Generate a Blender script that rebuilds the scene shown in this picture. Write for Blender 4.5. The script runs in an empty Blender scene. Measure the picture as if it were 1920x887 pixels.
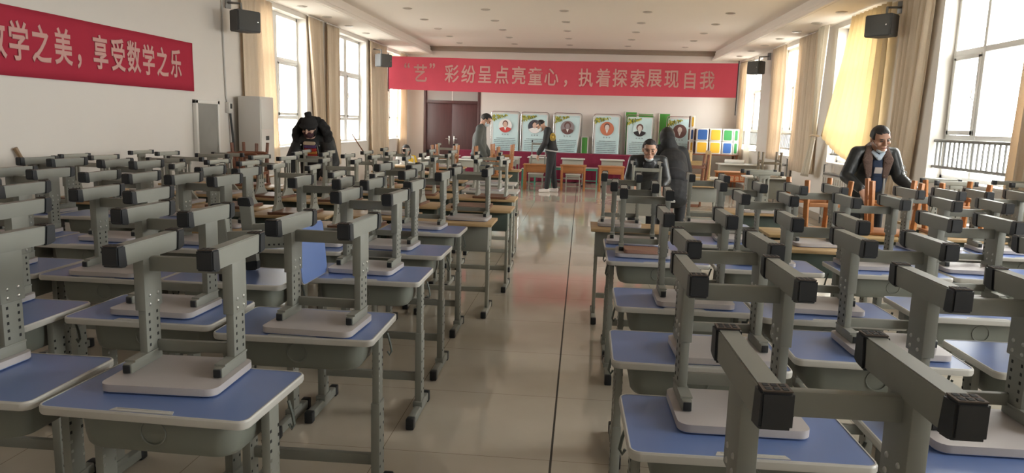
import bpy, bmesh, math, random
from mathutils import Vector, Matrix, Quaternion
V=Vector; PI=math.pi; rad=math.radians
random.seed(7)
S=bpy.context.scene; COL=S.collection
# ---------------------------------------------------------------- camera
FPX=1371.7; VPX,VPY=1092.2,233.2; ROLL=0.0433; CAMZ=1.55
dY=V((VPX-960,VPY-443.5,FPX)).normalized()
g=V((-math.sin(ROLL),math.cos(ROLL),0)); g=(g-g.dot(dY)*dY).normalized()
dX=g.cross(dY); dZ=-g
cam=bpy.data.cameras.new('camera'); co=bpy.data.objects.new('camera',cam); COL.objects.link(co)
R=Matrix(((dX[0],-dX[1],-dX[2]),(dY[0],-dY[1],-dY[2]),(dZ[0],-dZ[1],-dZ[2])))
co.matrix_world=Matrix.Translation((0,0,CAMZ))@R.to_4x4()
cam.sensor_width=36; cam.sensor_fit='HORIZONTAL'; cam.lens=36*FPX/1920; cam.clip_start=0.02; cam.clip_end=300
S.camera=co
# ---------------------------------------------------------------- world, light, exposure
W=bpy.data.worlds.new('world'); S.world=W; W.use_nodes=True
bg=W.node_tree.nodes['Background']; bg.inputs[0].default_value=(1.0,0.99,0.97,1); bg.inputs[1].default_value=12.0
S.view_settings.view_transform='Standard'; S.view_settings.look='None'; S.view_settings.exposure=0.66; S.view_settings.gamma=1
S.view_settings.use_curve_mapping=False
try:
    S.cycles.use_denoising=True; S.cycles.max_bounces=10; S.cycles.diffuse_bounces=6; S.cycles.transparent_max_bounces=12
    S.cycles.sample_clamp_indirect=10
except Exception: pass
XL,XR,YB,YF=-5.0,4.2,20.6,-2.2
ZS,ZC=3.34,3.57
LWIN=[(12.1,1.0),(15.8,1.0),(19.35,0.98)]
RWIN=[(1.1,1.0),(4.75,1.0),(8.4,1.0),(12.1,1.0),(15.75,1.0),(19.25,0.95)]
WZ0,WZ1=1.02,3.26
def portal(x,y,hw,sx):
    l=bpy.data.lights.new('daylight_portal','AREA'); l.shape='RECTANGLE'; l.size=hw*2; l.size_y=WZ1-WZ0
    l.energy=1.0
    l.cycles.is_portal=True
    o=bpy.data.objects.new('daylight_portal',l); COL.objects.link(o)
    o.location=(x,y,(WZ0+WZ1)/2)
    n=V((sx,0,0)); o.rotation_euler=(-n).to_track_quat('Z','Y').to_euler()
    # area light local X should be along world Y
    m=Matrix(((0,0,-sx),(1,0,0),(0,-sx*-1 if False else 1,0)))
    zax=V((-sx,0,0)); xax=V((0,1,0)); yax=zax.cross(xax)
    o.matrix_world=Matrix.Translation(o.location)@Matrix((xax,yax,zax)).transposed().to_4x4()
for y,h in LWIN: portal(XL-.32,y,h,1)
for y,h in RWIN: portal(XR+.32,y,h,-1)
# ---------------------------------------------------------------- materials
def lin(r,g_,b):
    f=lambda c:((c/255+.055)/1.055)**2.4 if c>10 else c/255/12.92
    return (f(r),f(g_),f(b),1)
MATS={}
def mat(name,col,rough=.6,metal=0.0,noise=0.0,nscale=20,spec=.5,bump=0.0,coat=0.0):
    if name in MATS: return MATS[name]
    m=bpy.data.materials.new(name); m.use_nodes=True; nt=m.node_tree; p=nt.nodes['Principled BSDF']
    p.inputs['Base Color'].default_value=col; p.inputs['Roughness'].default_value=rough; p.inputs['Metallic'].default_value=metal
    p.inputs['Specular IOR Level'].default_value=spec; p.inputs['Coat Weight'].default_value=coat
    if noise or bump:
        tc=nt.nodes.new('ShaderNodeTexCoord'); nz=nt.nodes.new('ShaderNodeTexNoise'); nz.inputs['Scale'].default_value=nscale; nz.inputs['Detail'].default_value=5
        nt.links.new(tc.outputs['Object'],nz.inputs['Vector'])
        if noise:
            mx=nt.nodes.new('ShaderNodeMix'); mx.data_type='RGBA'; mx.inputs[6].default_value=tuple(c*(1-noise) for c in col[:3])+(1,); mx.inputs[7].default_value=tuple(min(1,c*(1+noise)) for c in col[:3])+(1,)
            nt.links.new(nz.outputs['Fac'],mx.inputs[0]); nt.links.new(mx.outputs[2],p.inputs['Base Color'])
        if bump:
            b=nt.nodes.new('ShaderNodeBump'); b.inputs['Strength'].default_value=bump; b.inputs['Distance'].default_value=.01
            nt.links.new(nz.outputs['Fac'],b.inputs['Height']); nt.links.new(b.outputs[0],p.inputs['Normal'])
    MATS[name]=m; return m
def woodmat(name,c1,c2,rough=.45,scale=6,axis=0):
    m=bpy.data.materials.new(name); m.use_nodes=True; nt=m.node_tree; p=nt.nodes['Principled BSDF']; p.inputs['Roughness'].default_value=rough
    tc=nt.nodes.new('ShaderNodeTexCoord'); mp=nt.nodes.new('ShaderNodeMapping'); sc=[scale*6]*3; sc[axis]=scale*.5; mp.inputs['Scale'].default_value=sc
    nz=nt.nodes.new('ShaderNodeTexNoise'); nz.inputs['Scale'].default_value=1.0; nz.inputs['Detail'].default_value=6; nz.inputs['Distortion'].default_value=.6
    cr=nt.nodes.new('ShaderNodeValToRGB'); cr.color_ramp.elements[0].color=c1; cr.color_ramp.elements[1].color=c2; cr.color_ramp.elements[0].position=.3; cr.color_ramp.elements[1].position=.7
    nt.links.new(tc.outputs['Object'],mp.inputs[0]); nt.links.new(mp.outputs[0],nz.inputs['Vector']); nt.links.new(nz.outputs['Fac'],cr.inputs[0]); nt.links.new(cr.outputs[0],p.inputs['Base Color'])
    MATS[name]=m; return m
def fabricmat(name,col,trans=.35,nscale=60):
    m=bpy.data.materials.new(name); m.use_nodes=True; nt=m.node_tree; nt.nodes.remove(nt.nodes['Principled BSDF']); out=nt.nodes['Material Output']
    d=nt.nodes.new('ShaderNodeBsdfDiffuse'); t=nt.nodes.new('ShaderNodeBsdfTranslucent'); mx=nt.nodes.new('ShaderNodeMixShader'); mx.inputs[0].default_value=trans
    tc=nt.nodes.new('ShaderNodeTexCoord'); nz=nt.nodes.new('ShaderNodeTexNoise'); nz.inputs['Scale'].default_value=nscale
    mc=nt.nodes.new('ShaderNodeMix'); mc.data_type='RGBA'; mc.inputs[6].default_value=tuple(c*.9 for c in col[:3])+(1,); mc.inputs[7].default_value=col
    nt.links.new(tc.outputs['Object'],nz.inputs['Vector']); nt.links.new(nz.outputs['Fac'],mc.inputs[0])
    for q in (d,t): nt.links.new(mc.outputs[2],q.inputs['Color'])
    nt.links.new(d.outputs[0],mx.inputs[1]); nt.links.new(t.outputs[0],mx.inputs[2]); nt.links.new(mx.outputs[0],out.inputs[0])
    MATS[name]=m; return m
def glassmat(name,tint=(.97,.98,.97,1)):
    m=bpy.data.materials.new(name); m.use_nodes=True; nt=m.node_tree; nt.nodes.remove(nt.nodes['Principled BSDF']); out=nt.nodes['Material Output']
    t=nt.nodes.new('ShaderNodeBsdfTransparent'); t.inputs[0].default_value=tint; gl=nt.nodes.new('ShaderNodeBsdfGlossy'); gl.inputs['Roughness'].default_value=.02
    fr=nt.nodes.new('ShaderNodeLayerWeight'); fr.inputs['Blend'].default_value=.5; pw=nt.nodes.new('ShaderNodeMath'); pw.operation='POWER'; pw.inputs[1].default_value=5.0
    ma=nt.nodes.new('ShaderNodeMath'); ma.operation='MULTIPLY_ADD'; ma.inputs[1].default_value=.5; ma.inputs[2].default_value=.03; mx=nt.nodes.new('ShaderNodeMixShader')
    nt.links.new(fr.outputs['Facing'],pw.inputs[0]); nt.links.new(pw.outputs[0],ma.inputs[0]); nt.links.new(ma.outputs[0],mx.inputs[0]); nt.links.new(t.outputs[0],mx.inputs[1]); nt.links.new(gl.outputs[0],mx.inputs[2]); nt.links.new(mx.outputs[0],out.inputs[0])
    MATS[name]=m; return m
def floormat():
    m=bpy.data.materials.new('polished_tile'); m.use_nodes=True; nt=m.node_tree; p=nt.nodes['Principled BSDF']; L=nt.links
    tc=nt.nodes.new('ShaderNodeTexCoord'); sp=nt.nodes.new('ShaderNodeSeparateXYZ'); L.new(tc.outputs['Object'],sp.inputs[0])
    def math_(op,a,b=None):
        n=nt.nodes.new('ShaderNodeMath'); n.operation=op
        for i,q in enumerate((a,b)):
            if q is None: continue
            if isinstance(q,(int,float)): n.inputs[i].default_value=q
            else: L.new(q,n.inputs[i])
        return n.outputs[0]
    def line(coord,off,period,half):
        a=math_('ADD',coord,off); a=math_('DIVIDE',a,period); a=math_('FRACT',a); a=math_('SUBTRACT',a,.5); a=math_('ABSOLUTE',a)
        return math_('LESS_THAN',a,half/period)
    lx=line(sp.outputs[0],.08+.4,.8,.0016); ly=line(sp.outputs[1],-.01+.4,.8,.0016)
    thin=math_('MAXIMUM',lx,ly)
    jx=math_('ABSOLUTE',math_('ADD',sp.outputs[0],.08)); joint=math_('LESS_THAN',jx,.0055)
    n1=nt.nodes.new('ShaderNodeTexNoise'); n1.inputs['Scale'].default_value=1.3; n1.inputs['Detail'].default_value=8; L.new(tc.outputs['Object'],n1.inputs['Vector'])
    cr=nt.nodes.new('ShaderNodeValToRGB'); cr.color_ramp.elements[0].color=(.46,.41,.335,1); cr.color_ramp.elements[1].color=(.57,.515,.43,1); cr.color_ramp.elements[0].position=.3; cr.color_ramp.elements[1].position=.75
    L.new(n1.outputs['Fac'],cr.inputs[0])
    def mix(f,a,col):
        n=nt.nodes.new('ShaderNodeMix'); n.data_type='RGBA'; L.new(f,n.inputs[0]); L.new(a,n.inputs[6]); n.inputs[7].default_value=col; return n.outputs[2]
    c=mix(thin,cr.outputs[0],(.22,.18,.13,1)); c=mix(joint,c,(.035,.03,.022,1)); L.new(c,p.inputs['Base Color'])
    p.inputs['Roughness'].default_value=.10; p.inputs['Specular IOR Level'].default_value=.6
    n2=nt.nodes.new('ShaderNodeTexNoise'); n2.inputs['Scale'].default_value=9; L.new(tc.outputs['Object'],n2.inputs['Vector'])
    r=math_('MULTIPLY',n2.outputs['Fac'],.06); r=math_('ADD',r,.04); r2=math_('MULTIPLY',joint,.5); L.new(math_('ADD',r,r2),p.inputs['Roughness'])
    MATS['floor']=m; return m
M=MATS
floormat()
mat('wall',(.69,.655,.61,1),.85,noise=.035,nscale=2.0); mat('ceil',(.80,.74,.68,1),.9); mat('white_trim',(.7,.68,.64,1),.5)
mat('cornice',(.30,.25,.20,1),.8)
mat('alu',(.72,.72,.70,1),.35); mat('rail_grey',(.20,.20,.195,1),.4,.3)
mat('steel',(.215,.218,.192,1),.48,noise=.06,nscale=14); mat('steel_old',(.30,.30,.255,1),.5,noise=.1,nscale=14); mat('steel_dark',(.10,.115,.10,1),.5,noise=.1,nscale=14)
mat('hole',(.01,.01,.01,1),.8); mat('bolt',(.45,.45,.43,1),.3,.8)
mat('cap',(.012,.014,.017,1),.45); mat('cap_rib',(.085,.06,.045,1),.7,noise=.3,nscale=60)
mat('blue',(.12,.185,.40,1),.34,noise=.05,nscale=8); mat('edge',(.48,.47,.44,1),.4); mat('seat_under',(.44,.41,.41,1),.4,noise=.04,nscale=10); mat('bin',(.165,.175,.15,1),.45,noise=.05,nscale=10)
mat('seat_pad',(.32,.17,.12,1),.6)
woodmat('wood_yellow',(.42,.28,.12,1),(.58,.42,.2,1)); woodmat('wood_top',(.36,.23,.11,1),(.5,.35,.18,1)); woodmat('wood_orange',(.33,.125,.04,1),(.44,.185,.06,1)); woodmat('wood_red',(.16,.06,.03,1),(.26,.1,.05,1)); woodmat('wood_seat',(.13,.055,.03,1),(.2,.09,.05,1)); woodmat('wood_old',(.15,.12,.08,1),(.22,.18,.125,1)); woodmat('wood_pole',(.2,.13,.07,1),(.3,.2,.11,1),axis=2)
mat('apron_green',(.06,.085,.07,1),.5); mat('apron_pale',(.36,.35,.30,1),.5); mat('turq',(.09,.42,.31,1),.4); mat('laminate_pale',(.55,.54,.51,1),.4)
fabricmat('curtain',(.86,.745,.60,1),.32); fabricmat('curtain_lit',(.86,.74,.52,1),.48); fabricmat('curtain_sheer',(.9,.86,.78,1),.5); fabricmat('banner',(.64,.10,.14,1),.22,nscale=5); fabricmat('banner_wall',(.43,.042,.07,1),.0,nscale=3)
mat('banner_text',(.58,.33,.30,1),.8); mat('maroon_cloth',(.17,.008,.035,1),.85,noise=.1,nscale=4)
woodmat('door_wood',(.075,.034,.034,1),(.10,.046,.044,1),rough=.4,scale=3,axis=2)
mat('chrome',(.6,.6,.6,1),.2,1.0); mat('dark_speaker',(.075,.075,.075,1),.7); mat('speaker_cloth',(.095,.097,.095,1),.9); mat('ac_white',(.62,.60,.56,1),.35); mat('ac_dark',(.03,.03,.03,1),.3)
mat('pane_grey',(.40,.40,.38,1),.12); mat('ground',(.22,.21,.19,1),.9); glassmat('glass'); glassmat('glass_frost',(.75,.76,.74,1))
mat('panel_grey',(.24,.235,.215,1),.35,noise=.2,nscale=3); mat('cable',(.03,.03,.03,1),.6); mat('cable_white',(.55,.53,.5,1),.6)
mat('poster',(.52,.70,.71,1),.5,noise=.06,nscale=3); mat('poster_text',(.16,.2,.21,1),.7); mat('leaf',(.48,.44,.03,1),.7); mat('leaf_dark',(.16,.2,.03,1),.7); mat('poster_white',(.72,.74,.72,1),.5)
mat('pt_red',(.5,.06,.05,1),.7); mat('pt_dark',(.05,.05,.065,1),.7); mat('pt_skin',(.55,.38,.30,1),.7); mat('pt_grey',(.25,.22,.22,1),.7); mat('pt_brown',(.14,.07,.06,1),.7); mat('pt_pale',(.6,.55,.5,1),.7); mat('pt_hair',(.03,.025,.025,1),.7); mat('pt_orange',(.5,.17,.09,1),.7)
mat('green_board',(.06,.28,.04,1),.5); mat('box_yellow',(.78,.46,.04,1),.5); mat('box_blue',(.03,.12,.38,1),.5); mat('box_green',(.04,.27,.07,1),.5); mat('box_brown',(.14,.06,.04,1),.6); mat('box_white',(.7,.69,.65,1),.5)
mat('paper',(.75,.74,.70,1),.7); mat('sign_orange',(.55,.13,.035,1),.6); mat('sign_text',(.75,.55,.36,1),.6); mat('light_off',(.42,.38,.33,1),.4); mat('light_ring',(.5,.46,.41,1),.4)
# people
mat('skin',(.46,.26,.18,1),.5); mat('skin_pale',(.52,.33,.25,1),.5); mat('hair',(.012,.010,.010,1),.55,noise=.3,nscale=90,bump=.4); mat('eye',(.02,.015,.012,1),.2); mat('lip',(.28,.1,.085,1),.5); mat('mask',(.62,.70,.74,1),.8); mat('mask_dark',(.05,.02,.03,1),.8)
mat('coat_black',(0.0180,0.0195,0.0195,1),.6,noise=.4,nscale=9,bump=1.0); mat('fur',(0.0195,0.0180,0.0180,1),.95,noise=.5,nscale=120,bump=1.0); mat('leather',(0.0240,0.0270,0.0285,1),.40,noise=.35,nscale=14,bump=.8); mat('grey_jacket',(.075,.08,.075,1),.75,noise=.3,nscale=9,bump=.8); mat('black_cloth',(0.0165,0.0165,0.0180,1),.8,noise=.3,nscale=9,bump=1.0); mat('jeans',(.028,.04,.06,1),.8,noise=.2,nscale=60); mat('trouser',(0.0150,0.0150,0.0180,1),.8)
mat('fur_brown',(.13,.085,.07,1),.95,noise=.4,nscale=100,bump=.8); mat('navy',(.02,.035,.075,1),.85,noise=.15,nscale=50); mat('collar_blue',(.40,.47,.55,1),.8); mat('badge',(.45,.40,.38,1),.8); mat('trim_white',(.45,.46,.46,1),.6); mat('shoe',(.62,.58,.56,1),.6); mat('shoe_dark',(.015,.015,.015,1),.5); mat('crest',(.5,.33,.05,1),.7); mat('knit_r',(.40,.03,.025,1),.9); mat('knit_o',(.55,.22,.04,1),.9); mat('knit_p',(.10,.05,.14,1),.9); mat('knit_c',(.5,.40,.28,1),.9); mat('plum',(.05,.018,.025,1),.9); mat('yellow_cloth',(.65,.42,.03,1),.8); mat('white_cloth',(.7,.69,.66,1),.8)
# ---------------------------------------------------------------- mesh helpers
def rrect(w,d,r,n=4):
    pts=[]
    for cx,cy,a0 in ((w/2-r,d/2-r,0),(-w/2+r,d/2-r,90),(-w/2+r,-d/2+r,180),(w/2-r,-d/2+r,270)):
        for i in range(n+1):
            a=rad(a0+90*i/n); pts.append((cx+r*math.cos(a),cy+r*math.sin(a)))
    return pts
class B:
    def __init__(s): s.bm=bmesh.new()
    def _mat(s,faces,mi):
        for f in faces: f.material_index=mi
    def box(s,c,d,bev=0,mi=0,rot=None,seg=2):
        m=Matrix.Translation(c)
        if rot is not None: m=m@(rot.to_4x4() if isinstance(rot,Matrix) else rot.to_matrix().to_4x4())
        m=m@Matrix.Diagonal((d[0],d[1],d[2],1))
        n0=set(s.bm.faces); r=bmesh.ops.create_cube(s.bm,size=1,matrix=m); vs=r['verts']
        if bev:
            es=list({e for v in vs for e in v.link_edges}); bmesh.ops.bevel(s.bm,geom=es,offset=bev,segments=seg,affect='EDGES',profile=.5)
        s._mat([f for f in s.bm.faces if f not in n0],mi); return s
    def prism(s,poly,z0,z1,mi=0,M4=None,mtop=None,scale_bot=None):
        M4=M4 or Matrix.Identity(4); sb=scale_bot or (1,1)
        lo=[s.bm.verts.new(M4@V((x*sb[0],y*sb[1],z0))) for x,y in poly]; hi=[s.bm.verts.new(M4@V((x,y,z1))) for x,y in poly]; n=len(poly)
        fs=[s.bm.faces.new((lo[i],lo[(i+1)%n],hi[(i+1)%n],hi[i])) for i in range(n)]
        ft=s.bm.faces.new(hi); fb=s.bm.faces.new(lo[::-1]); s._mat(fs+[fb],mi); ft.material_index=mi if mtop is None else mtop; return s
    def tube(s,pts,r,seg=8,mi=0,cap=True):
        pts=[V(p) for p in pts]; rs=r if isinstance(r,(list,tuple)) else [r]*len(pts); rings=[]; prev=None
        for i,p in enumerate(pts):
            t=(pts[min(i+1,len(pts)-1)]-pts[max(i-1,0)]).normalized()
            if prev is None: a=t.orthogonal().normalized()
            else: a=(prev-prev.dot(t)*t).normalized()
            prev=a; b=t.cross(a)
            rings.append([s.bm.verts.new(p+(a*math.cos(2*PI*k/seg)+b*math.sin(2*PI*k/seg))*rs[i]) for k in range(seg)])
        fs=[]
        for q in range(len(rings)-1):
            for k in range(seg): fs.append(s.bm.faces.new((rings[q][k],rings[q][(k+1)%seg],rings[q+1][(k+1)%seg],rings[q+1][k])))
        if cap: fs.append(s.bm.faces.new(rings[0][::-1])); fs.append(s.bm.faces.new(rings[-1]))
        s._mat(fs,mi); return s
    def ell(s,c,r,rot=None,u=16,v=10,mi=0):
        m=Matrix.Translation(c)
        if rot is not None: m=m@rot.to_4x4()
        m=m@Matrix.Diagonal((r[0],r[1],r[2],1)); n0=set(s.bm.faces)
        bmesh.ops.create_uvsphere(s.bm,u_segments=u,v_segments=v,radius=1,matrix=m); s._mat([f for f in s.bm.faces if f not in n0],mi); return s
    def cap(s,p1,r1,p2,r2,seg=14,flat=1.0,ax=None):
        """tapered limb with round ends; flat squeezes it along ax"""
        p1,p2=V(p1),V(p2); d=(p2-p1); L=d.length; t=d.normalized()
        a=(ax-ax.dot(t)*t).normalized() if ax is not None else t.orthogonal().normalized(); b=t.cross(a)
        rows=[]
        for i in range(5): th=PI/2*(1-i/4.0); rows.append((p1-t*r1*math.sin(th)*.9,r1*math.cos(th)))
        for i in range(1,5): rows.append((p1+d*i/5.0,r1+(r2-r1)*i/5.0))
        for i in range(5): th=PI/2*i/4.0; rows.append((p2+t*r2*math.sin(th)*.9,r2*math.cos(th)))
        rings=[]
        for c,r in rows:
            r=max(r,1e-4); rings.append([s.bm.verts.new(c+a*math.cos(2*PI*k/seg)*r*flat+b*math.sin(2*PI*k/seg)*r) for k in range(seg)])
        for q in range(len(rings)-1):
            for k in range(seg): s.bm.faces.new((rings[q][k],rings[q][(k+1)%seg],rings[q+1][(k+1)%seg],rings[q+1][k]))
        s.bm.faces.new(rings[0][::-1]); s.bm.faces.new(rings[-1]); return s
    def quad(s,pts,mi=0):
        f=s.bm.faces.new([s.bm.verts.new(p) for p in pts]); f.material_index=mi; return s
    def grid(s,fn,nu,nv,mi=0):
        g=[[s.bm.verts.new(fn(i/nu,j/nv)) for i in range(nu+1)] for j in range(nv+1)]
        for j in range(nv):
            for i in range(nu): f=s.bm.faces.new((g[j][i],g[j][i+1],g[j+1][i+1],g[j+1][i])); f.material_index=mi
        return s
    def mesh(s,name,mats,ang=26):
        me=bpy.data.meshes.new(name); bmesh.ops.recalc_face_normals(s.bm,faces=s.bm.faces); s.bm.to_mesh(me); s.bm.free()
        for m in (mats if isinstance(mats,(list,tuple)) else [mats]): me.materials.append(M[m] if isinstance(m,str) else m)
        for p in me.polygons: p.use_smooth=True
        me.set_sharp_from_angle(angle=rad(ang)); return me
    def build(s,name,mats,parent=None,ang=26,loc=None):
        o=bpy.data.objects.new(name,s.mesh(name,mats,ang)); COL.objects.link(o); o.parent=parent
        if loc is not None: o.location=loc
        return o
def tag(o,label,cat,group=None,kind=None):
    o['label']=label; o['category']=cat
    if group: o['group']=group
    if kind: o['kind']=kind
    return o
def empty(name,loc=(0,0,0),rz=0):
    o=bpy.data.objects.new(name,None); COL.objects.link(o); o.location=loc; o.rotation_euler=(0,0,rz); o.empty_display_size=.1; return o
def struct(o): o['kind']='structure'; return o
KIDS={}
def kids(o): return [c for c in bpy.data.objects if c.parent is o]
def collect(root):
    out=[]
    for c in kids(root): out.append((c,[(g_,[]) for g_ in kids(c)]))
    return out
TREES={}
def dup(root,loc,rz=0,label=None,group=None,mtx=None):
    if root.name not in TREES: TREES[root.name]=collect(root)
    r=root.copy(); COL.objects.link(r)
    if mtx is not None: r.matrix_world=mtx
    else: r.location=loc; r.rotation_euler=(0,0,rz)
    for c,gs in TREES[root.name]:
        c2=c.copy(); COL.objects.link(c2); c2.parent=r
        for g_,_ in gs: d=g_.copy(); COL.objects.link(d); d.parent=c2
    if label: r['label']=label
    if group: r['group']=group
    return r
ORD=['','first','second','third','fourth','fifth','sixth','seventh','eighth','ninth','tenth','eleventh','twelfth']
# ---------------------------------------------------------------- room shell
def wallside(name,x0,x1,wins):
    b=B(); ys=YF-.3; ye=YB+.3; cur=ys
    for y,h in sorted(wins):
        b.box(((x0+x1)/2,(cur+y-h)/2,1.85),(abs(x1-x0),y-h-cur,3.7)); cur=y+h
        b.box(((x0+x1)/2,y,WZ0/2),(abs(x1-x0),2*h,WZ0)); b.box(((x0+x1)/2,y,(WZ1+3.7)/2),(abs(x1-x0),2*h,3.7-WZ1))
    b.box(((x0+x1)/2,(cur+ye)/2,1.85),(abs(x1-x0),ye-cur,3.7))
    return struct(b.build(name,'wall'))
struct(B().box(((XL+XR)/2,(YF+YB)/2,-.1),(XR-XL+.6,YB-YF+.6,.2)).build('floor','floor'))
wallside('wall_left',XL-.3,XL,LWIN); wallside('wall_right',XR,XR+.3,RWIN)
b=B(); DX0,DX1,DH=-4.47,-2.86,2.75
b.box(((XL+DX0)/2,YB+.15,1.85),(DX0-XL,.3,3.7)).box(((XR+DX1)/2,YB+.15,1.85),(XR-DX1,.3,3.7)).box(((DX0+DX1)/2,YB+.15,(DH+3.7)/2),(DX1-DX0,.3,3.7-DH))
b.box(((DX0+DX1)/2,YB+.26,DH/2),(DX1-DX0+.1,.06,DH+.1)); struct(b.build('wall_back','wall'))  # thin slab behind the door is added to block the bright sky
struct(B().box((0,10,-4.6),(160,120,.2)).build('ground','ground'))  # unseen ground plane added to cut sky light rising onto the ceiling
struct(B().box(((XL+XR)/2,YF-.15,1.85),(XR-XL,.3,3.7)).build('wall_front','wall'))
SL,SR=-4.28,3.45
b=B(); b.box(((SL+SR)/2,(YF+YB)/2,ZC+.1),(SR-SL+.5,YB-YF,.2))
for x0,x1 in ((XL,SL),(SR,XR)): b.box(((x0+x1)/2,(YF+YB)/2,(ZS+3.77)/2),(x1-x0,YB-YF,3.77-ZS))
struct(b.build('ceiling','ceil'))
b=B()
for x,sg in ((SL,1),(SR,-1)):
    b.box((x+sg*.03,(YF+YB)/2,ZS+.03),(.06,YB-YF,.06),.01); b.box((x+sg*.012,(YF+YB)/2,ZS+.1),(.024,YB-YF,.05),.006)
struct(b.build('trim_1','ceil'))
struct(B().box(((SL+SR)/2,YB-.05,ZC-.06),(SR-SL,.1,.12),.01).box(((SL+SR)/2,YB-.09,ZC-.015),(SR-SL,.18,.03)).build('trim_2','cornice'))  # dark grey-brown band along the back ceiling edge
for nm,x,sx in (('baseboard_left',XL+.008,1),('baseboard_right',XR-.008,1)):
    struct(B().box((x,(YF+YB)/2,.06),(.016,YB-YF,.12),.003).build(nm,'cornice'))
struct(B().box(((XR+DX1)/2,YB-.008,.06),(XR-DX1,.016,.12),.003).build('baseboard_back','cornice'))
wn=0
def window(x,sx,y,h,rail):
    """sx: direction of the room from the wall plane; x: room face of the wall"""
    global wn; wn+=1
    root=struct(empty('window_%d'%wn,(x-sx*.2,y,0)))
    f=B(); z0,z1=WZ0,WZ1; w=.055
    for yy in (-h+w/2,h-w/2): f.box((0,yy,(z0+z1)/2),(.07,w,z1-z0),.004)
    for zz in (z0+w/2,z1-w/2): f.box((0,0,zz),(.07,2*h,w),.004)
    f.build('frame','alu',root)
    f=B(); ym=.32 if rail else 0.0; mw=.06 if rail else .20
    f.box((0,ym,(z0+z1)/2),(.075,mw,z1-z0-.1),.004); f.box((0,0,2.5),(.07,2*h-.1,.065),.004); f.box((0,0,1.52),(.07,2*h-.1,.06),.004)
    f.build('mullion','alu',root)
    f=B()
    for a0,a1 in (((ym+.03,h-w),) if rail else ((.10,h-w),(-h+w,-.10))):
        for yy in (a0+.025,a1-.025): f.box((sx*.03,yy,2.0),(.04,.05,.9),.004)
        for zz in (1.58,2.44): f.box((sx*.03,(a0+a1)/2,zz),(.04,a1-a0,.05),.004)
    sa=f.build('sash','alu',root)
    B().tube([(sx*.06,ym+.07,1.95),(sx*.085,ym+.07,1.97),(sx*.085,ym+.055,2.08)],.009,8).build('handle','alu',sa)
    B().box((0,0,(z0+z1)/2),(.006,2*h-.1,z1-z0-.1)).build('glass','glass',root)
    B().box((sx*.11,0,z0-.002),(.24,2*h+.0,.03),.005).build('sill','white_trim',root)
    if rail:
        r=B(); 
        for zz in (1.17,1.48): r.tube([(sx*.13,-h,zz),(sx*.13,h,zz)],.019,8)
        r.build('railing','rail_grey',root)
        for i in range(19):
            yy=-h+.06+i*(2*h-.12)/18
            B().tube([(sx*.13,yy,1.17),(sx*.13,yy,1.48)],.0125,6).build('baluster','rail_grey',root)
    return root
for y,h in LWIN: window(XL,1,y,h,False)
for y,h in RWIN: window(XR,-1,y,h,True)
# back door
dr=struct(empty('door_1',((DX0+DX1)/2,YB+.05,0))); dw=DX1-DX0
f=B()
for sx in (-1,1): f.box((sx*(dw/2-.04),0,DH/2),(.08,.14,DH),.006)
f.box((0,0,DH-.04),(dw,.14,.08),.006); f.box((0,0,2.06),(dw-.1,.13,.08),.006); f.build('frame','door_wood',dr)
for sx in (-1,1):
    l=B(); l.box((sx*(dw/4-.0225),.0,1.015),(dw/2-.045,.05,2.03),.002)
    lf=l.build('door_leaf','door_wood',dr)
    hb=B(); hb.box((sx*.07,-.03,1.0),(.04,.012,.24),.004).tube([(sx*.07,-.03,1.04),(sx*.07,-.075,1.04),(sx*.17,-.08,1.04)],.01,8); hb.build('handle','chrome',lf)
B().box((0,0,2.4),(dw-.16,.008,.6)).build('glass','pane_grey',dr)
B().box((0,0,2.4),(.03,.04,.6),.003).build('glazing_bar','white_trim',dr)
# ceiling downlights
def downlight():
    r=empty('ceiling_downlight'); tag(r,'unlit recessed downlight, one of the grid across the flat central ceiling','ceiling light','downlights in the central ceiling')
    pr=[(.085*math.cos(2*PI*k/24),.085*math.sin(2*PI*k/24)) for k in range(24)]; po=[(.06*math.cos(2*PI*k/24),.06*math.sin(2*PI*k/24)) for k in range(24)]
    B().prism(pr,-.012,0).build('trim_ring','light_ring',r); B().prism(po,-.018,-.008).build('diffuser','light_off',r); return r
d0=downlight(); first=True
for iy,y in enumerate((13.7,15.15,16.6,18.05,19.5)):
    for ix,x in enumerate((-3.3,-1.85,-.42,1.07,2.52)):
        lb='unlit ceiling downlight, %s row from the back wall, %s from the windows with railings'%(ORD[5-iy],ORD[5-ix])
        if first: d0.location=(x,y,ZC); d0['label']=lb; first=False
        else: dup(d0,(x,y,ZC),0,lb)
for i,y in enumerate((19.1,17.85,16.6,15.35,14.2,13.05,11.85)): dup(d0,(3.82,y,ZS),0,'unlit downlight in the lowered ceiling strip above railing windows, %s from back wall'%ORD[i+1],'downlights in the railing-window strip')
for i,y in enumerate((16.9,15.7,14.55,13.3,12.1)): dup(d0,(-4.68,y,ZS),0,'unlit downlight in the lowered ceiling strip on the air-conditioner side, %s from back wall'%ORD[i+1],'downlights in the air-conditioner side strip')
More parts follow.
